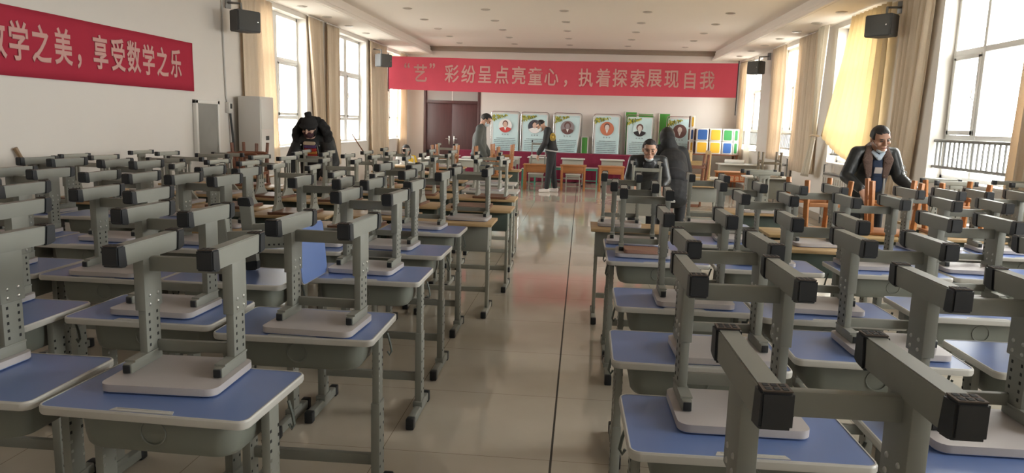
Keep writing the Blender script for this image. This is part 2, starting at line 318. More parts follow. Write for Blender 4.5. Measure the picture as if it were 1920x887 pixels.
# ---------------------------------------------------------------- curtains
def curtain(x,yt,yb,z0,z1,folds,amp,label,group='beige curtains along the windows',m='curtain',taper=1.0,lean=0):
    b=B()
    def fn(u,v):
        z=z1+(z0-z1)*v; y0=yt[0]+(yb[0]-yt[0])*v; y1=yt[1]+(yb[1]-yt[1])*v
        s=math.sin(2*PI*folds*u+.5*math.sin(3*v+u*5)); s2=math.sin(2*PI*folds*2.3*u+1.3)
        return V((x+amp*s*(.55+.45*v)+amp*.3*s2+lean*v, y0+(y1-y0)*u+amp*.35*math.cos(2*PI*folds*u)*(1 if 0<u<1 else 0), z))
    b.grid(fn,int(folds*10),14)
    o=b.build('window_curtain',m,None,80); md=o.modifiers.new('thick','SOLIDIFY'); md.thickness=.004
    tag(o,label,'curtain',group)
    hb=B()
    hb.tube([(x,yt[0]-.03,z1+.015),(x,yt[1]+.03,z1+.015)],.012,8); hb.build('curtain_track','white_trim',o)
    return o
xl=XL+.075; xr=XR-.075; ZT=3.30
curtain(XL+.048,(10.45,11.55),(10.5,11.75),.55,ZT,6,.024,'beige curtain hanging behind the white floor-standing air conditioner')
curtain(xl,(13.02,13.75),(13.45,13.85),.62,ZT,5,.045,'beige curtain gathered narrow at its foot, behind the woman in black')
curtain(xl,(13.98,14.72),(14.0,14.75),.6,ZT,5,.04,'straight beige curtain beside the second window past the air conditioner')
curtain(xl,(16.85,18.3),(16.95,18.55),.66,ZT,8,.045,'wide beige curtain beneath the small speaker at the far corner window')
curtain(xl,(19.75,20.5),(19.6,20.45),.6,ZT,5,.04,'beige curtain in the back corner beside the dark double door')
curtain(xr,(6.9,7.42),(6.9,7.52),.92,ZT,4,.05,'beige curtain at the picture edge side of the large railing window')
curtain(xr,(9.5,10.35),(9.75,10.35),.75,ZT,5,.05,'beige curtain beside the large railing window, behind the upturned chairs')
curtain(xr,(13.75,15.0),(13.7,14.95),.78,ZT,8,.055,'heavy full beige curtain bundled beside the tied-back curtain')
curtain(xr,(16.0,16.95),(16.0,16.9),.92,ZT,6,.045,'beige curtain between the two far railing windows')
curtain(xr+.02,(19.75,20.45),(19.7,20.45),.7,ZT,5,.03,'beige curtain at the back corner, beside the red banner end')
# sunlit tied-back curtain, sun glow put into its golden, more translucent cloth
b=B()
def lit(u,v):
    zt=ZT; 
    ytop=11.05+1.15*u; TIE=V((xr+.0,13.22,1.47))
    # right edge hangs straight, left edge sweeps to the tie
    if True:
        zr=ZT-(ZT-.96)*v; right=V((xr,10.64+.16*v,zr))
        s=v; left=V((xr,12.1+1.12*(s**1.12),ZT-(ZT-1.47)*s))
        p=right.lerp(left,u); p.z-=math.sin(PI*u)*.05*v*v
        p.x-=.09*abs(math.sin(PI*9*u+.4))**.6*(1-.72*v)+.05*math.sin(PI*u)*v
        return p
b.grid(lit,140,24)
o=b.build('window_curtain','curtain_lit',None,80); md=o.modifiers.new('thick','SOLIDIFY'); md.thickness=.004
tag(o,'sunlit golden curtain swept sideways and tied, behind the man in the leather jacket','curtain','beige curtains along the windows')
B().tube([(xr,10.6,ZT+.015),(xr,12.25,ZT+.015)],.012,8).build('curtain_track','white_trim',o)
b=B()
def sheer(u,v):
    z=ZT-(ZT-.75)*v; t=(ZT-z)/(ZT-1.47)
    if t<1: w=.20*(1-t)+.045; c=13.2+.02*t
    else: w=.045+.14*(t-1)/.4; c=13.22+.36*(t-1)/.4
    return V((xr-.13-.02*math.sin(PI*u)+.025*math.sin(2*PI*4*u), c+(u-.5)*2*w, z))
b.grid(sheer,40,40); o=b.build('window_curtain','curtain_sheer',None,80); md=o.modifiers.new('thick','SOLIDIFY'); md.thickness=.003
tag(o,'pale sheer curtain knotted to a narrow waist beside the sunlit curtain','curtain','beige curtains along the windows')
B().tube([(xr-.12+.07*math.cos(2*PI*k/16),13.22+.075*math.sin(2*PI*k/16),1.47+.01*math.sin(4*PI*k/16)) for k in range(17)],.014,6).build('tie_band','curtain',o)
curtain(xr-.03,(18.75,19.0),(18.6,19.1),.35,ZT-.05,3,.03,'narrow pale sheer curtain hanging before the railing window by the coloured boxes',m='curtain_sheer')
# radiators under the railing windows
def radiator(y,label):
    r=empty('radiator',(XR-.09,y,0)); r.scale=(1,.58 if y==15.5 else 1,1); tag(r,label,'radiator','white radiators under the railing windows')
    b=B(); b.box((0,0,.48),(.11,1.3,.72),.012)
    for k in range(13): b.box((-.06,-.6+k*.1,.48),(.014,.06,.64),.004)
    b.build('body','ac_white',r); B().box((0,0,.86),(.12,1.3,.03),.006).build('top_grille','rail_grey',r)
    for s in (-1,1): B().tube([(-.02,s*.72,.0),(-.02,s*.72,1.0),(-.02,s*.62,1.0)],.014,8).build('pipe','rail_grey',r)
    for s in (-1,1): B().box((0,s*.5,.06),(.06,.04,.12)).build('foot','ac_white',r)
for y,l in ((15.5,'white radiator with upright pipes under the window by the upturned wooden stool'),(12.1,'white radiator beneath the tied-back sunlit curtain'),(8.4,'white radiator under the large railing window')): radiator(y,l)
# ---------------------------------------------------------------- text
def text_mesh(ch,size,bold,mname,sx=1.0):
    c=bpy.data.curves.new('t','FONT'); c.body=ch; c.size=size; c.align_x='CENTER'; c.align_y='CENTER'; c.bevel_depth=bold; c.bevel_resolution=0; c.extrude=.0008; c.resolution_u=3
    o=bpy.data.objects.new('t',c); COL.objects.link(o); bpy.context.view_layer.update()
    me=bpy.data.meshes.new_from_object(o.evaluated_get(bpy.context.evaluated_depsgraph_get())); bpy.data.objects.remove(o)
    xs=[v.co.x for v in me.vertices]; ys=[v.co.y for v in me.vertices]
    if xs:
        if len(ch)==1 and ch not in '，“”': cx,cy=(min(xs)+max(xs))/2,(min(ys)+max(ys))/2
        else: cx,cy=(min(xs)+max(xs))/2,(min(ys)+max(ys))/2
        for v in me.vertices: v.co.x=(v.co.x-cx)*sx; v.co.y-=cy; v.co.z*=.12
    me.materials.clear(); me.materials.append(M[mname]); return me
def banner_hung():
    root=empty('hanging_banner',(0,18.4,0)); tag(root,'long red banner strung across the hall with one line of pale characters','banner')
    x0,x1=-4.91,3.67; z0,z1=2.29,3.10
    def wave(x,z): return .018*math.sin(x*1.7+z)+.008*math.sin(x*5.1+z*3)
    def fn(u,v):
        x=x0+(x1-x0)*u; z=z0+(z1-z0)*v - .03*math.sin(PI*u)*(1 if True else 0); return V((x,wave(x,z),z))
    o=B().grid(fn,90,6).build('banner_cloth','banner',root,80); 
    chars=[('“',-4.43,2.88),('艺',-4.09,2.70),('”',-3.79,2.88),('彩',-3.29,2.70),('纷',-2.87,2.70),('呈',-2.46,2.70),('点',-2.04,2.70),('亮',-1.62,2.70),('童',-1.21,2.69),('心',-.81,2.68),('，',-.46,2.53),('执',.03,2.68),('着',.45,2.69),('探',.86,2.69),('索',1.28,2.69),('展',1.69,2.69),('现',2.1,2.69),('自',2.54,2.69),('我',2.95,2.69)]
    for ch,x,z in chars:
        me=text_mesh(ch,.46,.0070,'banner_text',.80)
        t=bpy.data.objects.new('lettering',me); COL.objects.link(t); t.parent=o; t.rotation_euler=(PI/2,0,0); t.location=(x,wave(x,z)-.016,z)
    for x in (x0,x1): B().tube([(x,0,z0-(.42 if x>0 else .06)),(x,0,z1+.06)],.014,8).build('end_pole','cable',root)
    B().tube([(x0,0,z1),(XL-x0*0,0,ZS-.1)],.004,6).build('cord','cable',root); B().tube([(x1,0,z1),(XR,0,ZS-.1)],.004,6).build('cord','cable',root)
banner_hung()
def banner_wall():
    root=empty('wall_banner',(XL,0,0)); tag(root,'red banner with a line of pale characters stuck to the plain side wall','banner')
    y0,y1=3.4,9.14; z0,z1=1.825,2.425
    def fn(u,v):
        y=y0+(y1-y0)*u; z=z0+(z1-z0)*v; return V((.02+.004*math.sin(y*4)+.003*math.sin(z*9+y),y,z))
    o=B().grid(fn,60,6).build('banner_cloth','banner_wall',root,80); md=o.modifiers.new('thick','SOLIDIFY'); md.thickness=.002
    for ch,y,z in [('数',5.92,2.135),('学',6.19,2.135),('之',6.46,2.135),('美',6.75,2.14),('，',6.97,2.02),('享',7.30,2.14),('受',7.59,2.14),('数',7.87,2.14),('学',8.15,2.135),('之',8.43,2.135),('乐',8.72,2.14)]:
        me=text_mesh(ch,.355,.0085,'banner_text',.70)
        t=bpy.data.objects.new('lettering',me); COL.objects.link(t); t.parent=o; t.rotation_euler=(PI/2,0,PI/2); t.location=(.0285,y,z)
banner_wall()
# ---------------------------------------------------------------- wall equipment
def speaker(x,y,z,face,label):
    r=empty('wall_speaker',(x,y,z),face); tag(r,label,'speaker','black loudspeakers on the side walls')
    # front faces local -Y, cabinet tapers to the back
    b=B(); pf=[(-.19,-.12),(.19,-.12),(.14,.12),(-.14,.12)]; b.prism(pf,-.14,.14); bmesh.ops.bevel(b.bm,geom=list(b.bm.edges),offset=.012,segments=2,affect='EDGES'); b.build('cabinet','dark_speaker',r)
    B().box((0,-.122,0),(.34,.012,.25),.005).build('grille','speaker_cloth',r)
    B().box((.13,-.130,.0),(.02,.006,.02),.002).build('badge','chrome',r)
    B().tube([(0,.05,.13),(0,.05,.24),(0,.34,.27)],.016,8).tube([(-.10,.05,.145),(.10,.05,.145)],.012,8).box((0,.335,.27),(.09,.02,.16),.004).build('bracket','rail_grey',r)
speaker(-4.65,9.9,2.80,rad(62),'black loudspeaker bracketed on the wall above the air conditioner')
speaker(-4.65,16.95,2.87,rad(62),'small black loudspeaker above the window at the far banner end')
speaker(3.85,10.27,2.93,rad(-55),'black loudspeaker bracketed beside the sunlit curtain')
speaker(3.85,17.3,2.92,rad(-60),'black loudspeaker beside the banner end, near the coloured boxes')
# air conditioner
ac=empty('air_conditioner',(-4.745,10.42,0)); tag(ac,'tall white floor-standing air conditioner against the side wall','air conditioner')
B().box((0,0,.905),(.33,.46,1.81),.012).build('body','ac_white',ac); B().box((.168,0,1.56),(.008,.42,.42),.003).build('air_outlet','ac_white',ac)
f=B(); f.box((.168,0,.72),(.008,.43,1.26),.003); fp=f.build('front_panel','ac_white',ac); B().box((.174,-.02,1.22),(.006,.10,.06)).build('display','ac_dark',fp); B().box((.175,-.13,.78),(.006,.05,.05),.002).build('badge','chrome',fp)
B().box((0,0,.02),(.34,.47,.04)).build('base','ac_dark',ac)
# wiring to the air conditioner
cb=B().tube([(XL+.015,9.95,3.30),(XL+.015,9.97,2.4),(XL+.015,10.0,1.78),(XL+.02,10.02,1.72)],.011,6).build('wall_cable','cable_white'); tag(cb,'thin cable running down the wall from loudspeaker to junction box','cable')
jb=empty('junction_box',(XL+.03,10.05,1.64)); tag(jb,'small white junction box on the wall beside the air conditioner','socket')
B().box((0,0,0),(.06,.13,.15),.008).build('body','ac_white',jb); B().box((.032,0,.02),(.008,.05,.07),.003).build('switch','ac_dark',jb)
cb=B().tube([(XL+.03,10.08,1.56),(XL+.05,10.1,1.2),(XL+.05,10.15,.7),(XL+.06,10.17,.2)],.016,6).build('power_cable','cable'); tag(cb,'dark power cable hanging from the junction box behind the air conditioner','cable')
so=empty('wall_socket',(XL+.01,15.35,.74)); tag(so,'white wall socket under the second side window','socket'); B().box((0,0,0),(.02,.16,.12),.004).build('plate','ac_white',so); B().box((.011,0,0),(.004,.05,.05)).build('outlet','panel_grey',so)
# framed grey panel
fr=empty('framed_panel',(XL+.025,9.42,0)); tag(fr,'grey framed panel mounted on the plain wall between banner and air conditioner','wall panel')
B().box((0,0,1.33),(.03,.54,.70)).build('panel','panel_grey',fr)
f=B()
for yy in (-.285,.285): f.box((.005,yy,1.33),(.05,.05,.78),.004)
for zz in (.96,1.70): f.box((.005,0,zz),(.05,.62,.05),.004)
f.build('frame','white_trim',fr)
# leaning poles
pw=B().tube([(-4.80,6.62,0.01),(-4.97,6.05,1.2)],.019,8).build('wooden_pole','wood_pole'); tag(pw,'wooden pole leaning on the plain wall behind the upturned chairs','pole')
pw=B().tube([(-4.45,16.5,0.01),(-4.93,15.5,1.2)],.014,8).build('thin_pole','wood_seat'); tag(pw,'thin dark pole leaning below the second side window','pole')
# ---------------------------------------------------------------- school desk (blue top, grey steel, plastic bin)
DTOP=.76
def mk_desk():
    r=empty('school_desk'); tag(r,'blue desk','desk','blue-topped school desks')
    W_,D_=.60,.40; 
    t=B().prism(rrect(W_-.011,D_-.011,.026),DTOP-.020,DTOP-.0005).build('tabletop','blue',r)
    e=B(); po=rrect(W_,D_,.030); pi=rrect(W_-.013,D_-.013,.024)
    n=len(po); zs=((DTOP-.024,po,.004),)
    # rounded rim as closed ring
    def ring(poly,z): return [e.bm.verts.new((x,y,z)) for x,y in poly]
    a=ring(pi,DTOP-.024); bq=ring(rrect(W_-.005,D_-.005,.028),DTOP-.024); c=ring(po,DTOP-.018); d=ring(po,DTOP-.004); f_=ring(rrect(W_-.005,D_-.005,.028),DTOP+.001); h=ring(pi,DTOP+.001)
    rs=[a,bq,c,d,f_,h,a]
    for q in range(6):
        for k in range(n): e.bm.faces.new((rs[q][k],rs[q][(k+1)%n],rs[q+1][(k+1)%n],rs[q+1][k]))
    e.build('edge_band','edge',t)
    g_=B(); g_.prism([(-.09,-.188),(-.082,-.168),(.082,-.168),(.09,-.188)],DTOP-.004,DTOP+.0015).box((0,-.174,DTOP+.001),(.15,.004,.004),.001); g_.build('pen_groove','edge',t)
    # bin: rounded trough open to the far side
    b=B(); prof=[(.735,.47,.29,.055),(.66,.462,.284,.058),(.632,.452,.276,.058),(.620,.435,.262,.055),(.614,.405,.235,.045)]
    rings=[[b.bm.verts.new((x,.005+y,z)) for x,y in rrect(w,d,r_,6)] for z,w,d,r_ in prof]; n_=len(rings[0])
    for q in range(len(rings)-1):
        for k in range(n_): b.bm.faces.new((rings[q][k],rings[q][(k+1)%n_],rings[q+1][(k+1)%n_],rings[q+1][k]))
    b.bm.faces.new(rings[-1]); b.box((0,.005,.73),(.485,.30,.012),.004)
    bo=b.build('storage_bin','bin',r)
    rg=B()
    for k in range(28):
        pass
    rg.tube([(.036*math.cos(2*PI*k/28),-.139,.682+.036*math.sin(2*PI*k/28)) for k in range(29)],.0025,6,cap=False)
    rg.build('embossed_ring','bin',bo)
    for s in (-1,1):
        c=B(); x=s*.262; c.box((x,.02,.40),(.026,.062,.68),.002); c.box((x,.02,.25),(.034,.074,.40),.0025)
        for k in range(6):
            for yy in (-.005,.045):
                for sx in (-1,1): c.box((x+sx*.0172,yy,.13+k*.055),(.001,.010,.010),0,1)
                for sx in (-1,1): c.box((x+sx*.0132,yy,.50+k*.03),(.001,.009,.009),0,1 if k>2 else 2)
        c.build('leg','steel',r); o=c
        f=B(); f.box((x,.0,.035),(.036,.36,.045),.005); f.box((x,.02,.065),(.05,.10,.03),.004); ft=f.build('foot','steel',r)
        for q in (-1,1): B().box((x,q*.19,.031),(.042,.045,.058),.006).build('foot_cap','cap',ft)
    c=B().box((0,.03,.20),(.50,.025,.045),.004).build('crossbar','steel',r)
    for s in (-1,1): B().tube([(s*.278,.11,.70),(s*.290,.11,.66),(s*.296,.11,.625),(s*.288,.11,.61),(s*.280,.11,.625)],.005,6).build('bag_hook','steel_dark',r)
    for o in kids(r):
        if o.name.startswith('leg'): o.data.materials.append(M['hole']); o.data.materials.append(M['bolt'])
    return r
# upturned school chair: local z=0 is the desk top it lies on, feet point up, backrest hangs off the far (+y) edge
def mk_chair():
    r=empty('school_stool'); tag(r,'stool','stool','upturned grey school stools')
    H=.412; CY=.085
    st=B(); st.prism(rrect(.335,.268,.03),.0,.016,0); s=st.build('seat','blue',r)
    B().prism(rrect(.34,.275,.032),.003,.024,0).build('seat_shell','seat_under',s)
    mat4=Matrix(((0,0,1,0),(1,0,0,0),(0,1,0,0),(0,0,0,1)))
    for q in (-1,1):
        x=q*.136
        rl=B(); rl.box((x,.04,.039),(.028,.172,.030),.003); rl=rl.build('seat_rail','steel',r)
        B().box((x,-.049,.039),(.022,.006,.024),.002).build('end_plug','cap',rl)
        c=B(); c.box((x,CY,.18),(.024,.080,.27),.002); c.box((x,CY,.285),(.033,.096,.185),.0025)
        c.prism([(x-.016,-.03),(x+.016,-.03),(x+.016,.125),(x-.016,.125)],.054,.060)
        for k in range(5):
            for yy in (-.022,.022):
                for sx in (-1,1): c.box((x+sx*.0122,CY+yy,.080+k*.024),(.001,.008,.009),0,1)
        for k in range(2):
            for yy in (-.022,.022):
                for sx in (-1,1): c.ell((x+sx*.0165,CY+yy,.208+k*.028),(.004,.006,.006),None,8,6,2)
        c.build('leg',['steel','hole','bolt'],r)
        f=B(); f.prism([(CY-.148,H-.062),(CY+.148,H-.062),(CY+.165,H-.003),(CY-.165,H-.003)],x-.020,x+.020,0,mat4)
        bmesh.ops.bevel(f.bm,geom=list(f.bm.edges),offset=.0025,segments=2,affect='EDGES')
        ft=f.build('foot','steel',r)
        for e in (-1,1):
            k=B(); pts=[(CY+e*.138,H-.066),(CY+e*.170,H-.063),(CY+e*.186,H-.057),(CY+e*.186,H),(CY+e*.146,H)]
            if e<0: pts=pts[::-1]
            k.prism(pts,x-.0245,x+.0245,0,mat4)
            bmesh.ops.bevel(k.bm,geom=list(k.bm.edges),offset=.004,segments=2,affect='EDGES')
            k.build('foot_cap','cap',ft)
            rb=B(); rb.box((x,CY+e*.166,H+.0005),(.043,.034,.002),0,0)
            for ix in (-1,0,1):
                for iy in (-1,1): rb.box((x+ix*.0125,CY+e*.166+iy*.008,H+.0012),(.008,.011,.002),0,1)
            rb.build('cap_ribs',['cap_rib','hole'],ft)
    B().box((0,CY-.005,H-.080),(.25,.024,.046),.004).build('crossbar','steel',r)
    B().box((0,.110,.066),(.25,.020,.034),.003).build('crossbar','steel',r)
    return r
# older chair with slotted columns and brown plank seat
def mk_fork(seatmat,nm):
    r=empty('slotted_stool'); tag(r,'stool','stool','upturned slotted grey stools')
    H=.395
    B().prism(rrect(.36,.35,.02),.0,.02).build('seat',seatmat,r)
    for q in (-1,1):
        x=q*.15
        c=B(); mat4=Matrix(((0,0,1,0),(1,0,0,0),(0,1,0,0),(0,0,0,1)))
        c.prism([(-.11,.02),(.11,.02),(.06,.075),(.045,.13),(.045,.16),(-.045,.16),(-.045,.13),(-.06,.075)],x-.012,x+.012,0,mat4)
        for yy in (-.036,0,.036): c.box((x,yy,.25),(.022,.017,.20),.003)
        c.box((x,0,.345),(.024,.10,.03),.003)
        for yy in (-.02,.02):
            for k in range(2):
                for sx in (-1,1): c.box((x+sx*.0122,yy,.09+k*.035),(.001,.011,.011),0,1)
        c.build('leg',['steel_old','hole'],r)
        f=B(); f.box((x,0,H-.017),(.036,.30,.036),.005); ft=f.build('foot','steel_old',r)
        for e in (-1,1): B().box((x,e*.155,H-.017),(.040,.035,.042),.005).build('foot_cap','cap',ft)
    B().box((0,0,H-.09),(.28,.022,.04),.003).build('crossbar','steel_old',r)
    return r
# wooden chair, upright coordinates; flip=True turns it over on a desk
def mk_wood(matn,flip=True,kind='wooden_chair',splay=.02,back=True):
    r=empty(kind); tag(r,'chair','chair','upturned wooden chairs')
    Hs=.42; z=(lambda q:Hs-q) if flip else (lambda q:q)
    B().box((0,0,z(Hs-.011)),(.36,.36,.022),.006).build('seat',matn,r)
    for sx in (-1,1):
        for sy in (-1,1):
            b=B(); p0=V((sx*(.15+splay),sy*(.15+splay),z(0))); p1=V((sx*.145,sy*.145,z(Hs-.02)))
            d=(p1-p0); m=d.to_track_quat('Z','Y').to_matrix(); b.box((p0+p1)/2,(.034,.034,d.length),.004,0,m); b.build('leg',matn,r)
    for sx in (-1,1): B().box((sx*.155,0,z(.15)),(.02,.29,.03),.003).build('stretcher',matn,r)
    for sy in (-1,1): B().box((0,sy*.155,z(.19)),(.29,.02,.03),.003).build('stretcher',matn,r)
    if not back:
        tag(r,'stool','stool','upturned wooden stools'); return r
    s=-1 if flip else 1
    for sx in (-1,1): B().box((sx*.15,.20,z(Hs+.16)),(.03,.022,.40),.004).build('back_upright',matn,r)
    for q in (.12,.24,.35): B().box((0,.205,z(Hs+q)),(.28,.014,.045),.003).build('back_slat',matn,r)
    return r
def mk_old_desk(topm,apm,H=.76,W_=.64,D_=.42,legm='steel_old',deep=.17,name='old_school_desk'):
    r=empty(name); tag(r,'desk','desk','older wooden-topped desks')
    B().box((0,0,H-.012),(W_,D_,.024),.004).build('tabletop',topm,r)
    a=B(); a.box((0,-.12,H-.024-deep/2),(W_-.09,.014,deep),.003).box((0,.0,H-.026-deep),(W_-.09,.25,.012)).box((-(W_-.09)/2,0,H-.024-deep/2),(.012,.25,deep)).box(((W_-.09)/2,0,H-.024-deep/2),(.012,.25,deep)); a.build('drawer_box',apm,r)
    for s in (-1,1):
        x=s*(W_/2-.05); c=B(); c.box((x,0,(H-.03)/2+.02),(.026,.075,H-.05),.004)
        for k in range(6):
            for yy in (-.015,.02):
                for sx in (-1,1): c.box((x+sx*.0132,yy,.35+k*.05),(.001,.010,.010),0,1)
        c.build('leg',[legm,'hole'],r)
        f=B(); f.box((x,0,.03),(.036,.38,.04),.004); ft=f.build('foot',legm,r)
        for q in (-1,1): B().box((x,q*.195,.028),(.042,.04,.05),.005).build('foot_cap','cap',ft)
    B().box((0,.0,.19),(W_-.12,.024,.04),.003).build('crossbar',legm,r)
    return r
def mk_wood_desk(topm,H=.60,W_=.62,D_=.42,ap=.16):
    r=empty('small_wooden_desk'); tag(r,'desk','desk','small orange wooden desks')
    B().box((0,0,H-.012),(W_,D_,.024),.004).build('tabletop',topm,r)
    B().box((0,-D_/2+.035,H-.024-ap/2),(W_-.08,.018,ap),.003).build('apron',topm,r)
    B().box((0,D_/2-.035,H-.024-ap/2),(W_-.08,.018,ap),.003).build('apron',topm,r)
    for sx in (-1,1):
        for sy in (-1,1): B().box((sx*(W_/2-.045),sy*(D_/2-.04),(H-.024)/2),(.05,.045,H-.024),.004).build('leg',topm,r)
    for sx in (-1,1): B().box((sx*(W_/2-.045),0,.10),(.025,D_-.1,.035),.003).build('stretcher',topm,r)
    return r
def mk_steel_stool(m,H=.44,name='turquoise_stool'):
    r=empty(name); tag(r,'stool','stool','turquoise framed stools')
    B().box((0,0,H-.01),(.36,.30,.02),.005).build('seat','laminate_pale',r)
    for sx in (-1,1):
        for sy in (-1,1): B().box((sx*.155,sy*.125,(H-.02)/2),(.024,.024,H-.02),.003).build('leg',m,r)
    for sx in (-1,1): B().box((sx*.155,0,.10),(.02,.24,.02)).build('stretcher',m,r)
    for sy in (-1,1): B().box((0,sy*.125,H-.05),(.30,.02,.05)).build('rail',m,r)
    B().box((0,.0,.10),(.30,.02,.02)).build('stretcher',m,r)
    return r
FAR=(0,-60,0)
P_desk=mk_desk(); P_chair=mk_chair(); P_fork=mk_fork('wood_seat','a'); P_fork2=mk_fork('seat_under','b')
P_old=mk_old_desk('wood_top','apron_green'); P_oldy=mk_old_desk('wood_yellow','apron_green'); P_oldp=mk_old_desk('wood_top','steel',deep=.20); P_pale=mk_old_desk('laminate_pale','apron_pale',deep=.16)
def mk_arch(matn):
    r=empty('arch_stool'); tag(r,'stool','stool','arch-legged stools')
    B().box((0,0,.011),(.40,.34,.022),.006).build('seat',matn,r)
    for sy in (-1,1):
        pts=[(-.18,sy*.13,.02),(-.18,sy*.13,.32)]+[(-.14-.04*math.cos(rad(a)),sy*.13,.32+.04*math.sin(rad(a))) for a in (30,60,90)]+[(.14+.04*math.cos(rad(a)),sy*.13,.32+.04*math.sin(rad(a))) for a in (90,60,30)]+[(.18,sy*.13,.32),(.18,sy*.13,.02)]
        B().tube(pts,.017,8).build('leg_frame',matn,r)
    for sx in (-1,1): B().box((sx*.18,0,.14),(.02,.25,.03),.003).build('stretcher',matn,r)
    B().box((0,-.13,.2),(.03,.02,.36),.003).build('centre_bar',matn,r)
    return r
P_arch=mk_arch('wood_red'); P_woodo=mk_wood('wood_orange',True,'wooden_stool',.02,False); P_woodr=mk_wood('wood_red'); P_woody=mk_wood('wood_yellow',True,'wooden_stool',.0,False)
USED=set()
def put(P,loc,rz=0,label=None,group=None,mtx=None):
    if P.name not in USED:
        USED.add(P.name); TREES[P.name]=collect(P)
        if mtx is not None: P.matrix_world=mtx
        else: P.location=loc; P.rotation_euler=(0,0,rz)
        if label: P['label']=label
        if group: P['group']=group
        return P
    return dup(P,loc,rz,label,group,mtx)
SIDE={'L':'air-conditioner side','R':'railing-window side'}
def where(side,row,col): return '%s row, %s from aisle, %s'%(ORD[row],ORD[col],SIDE[side])
J=lambda a:random.uniform(-a,a)
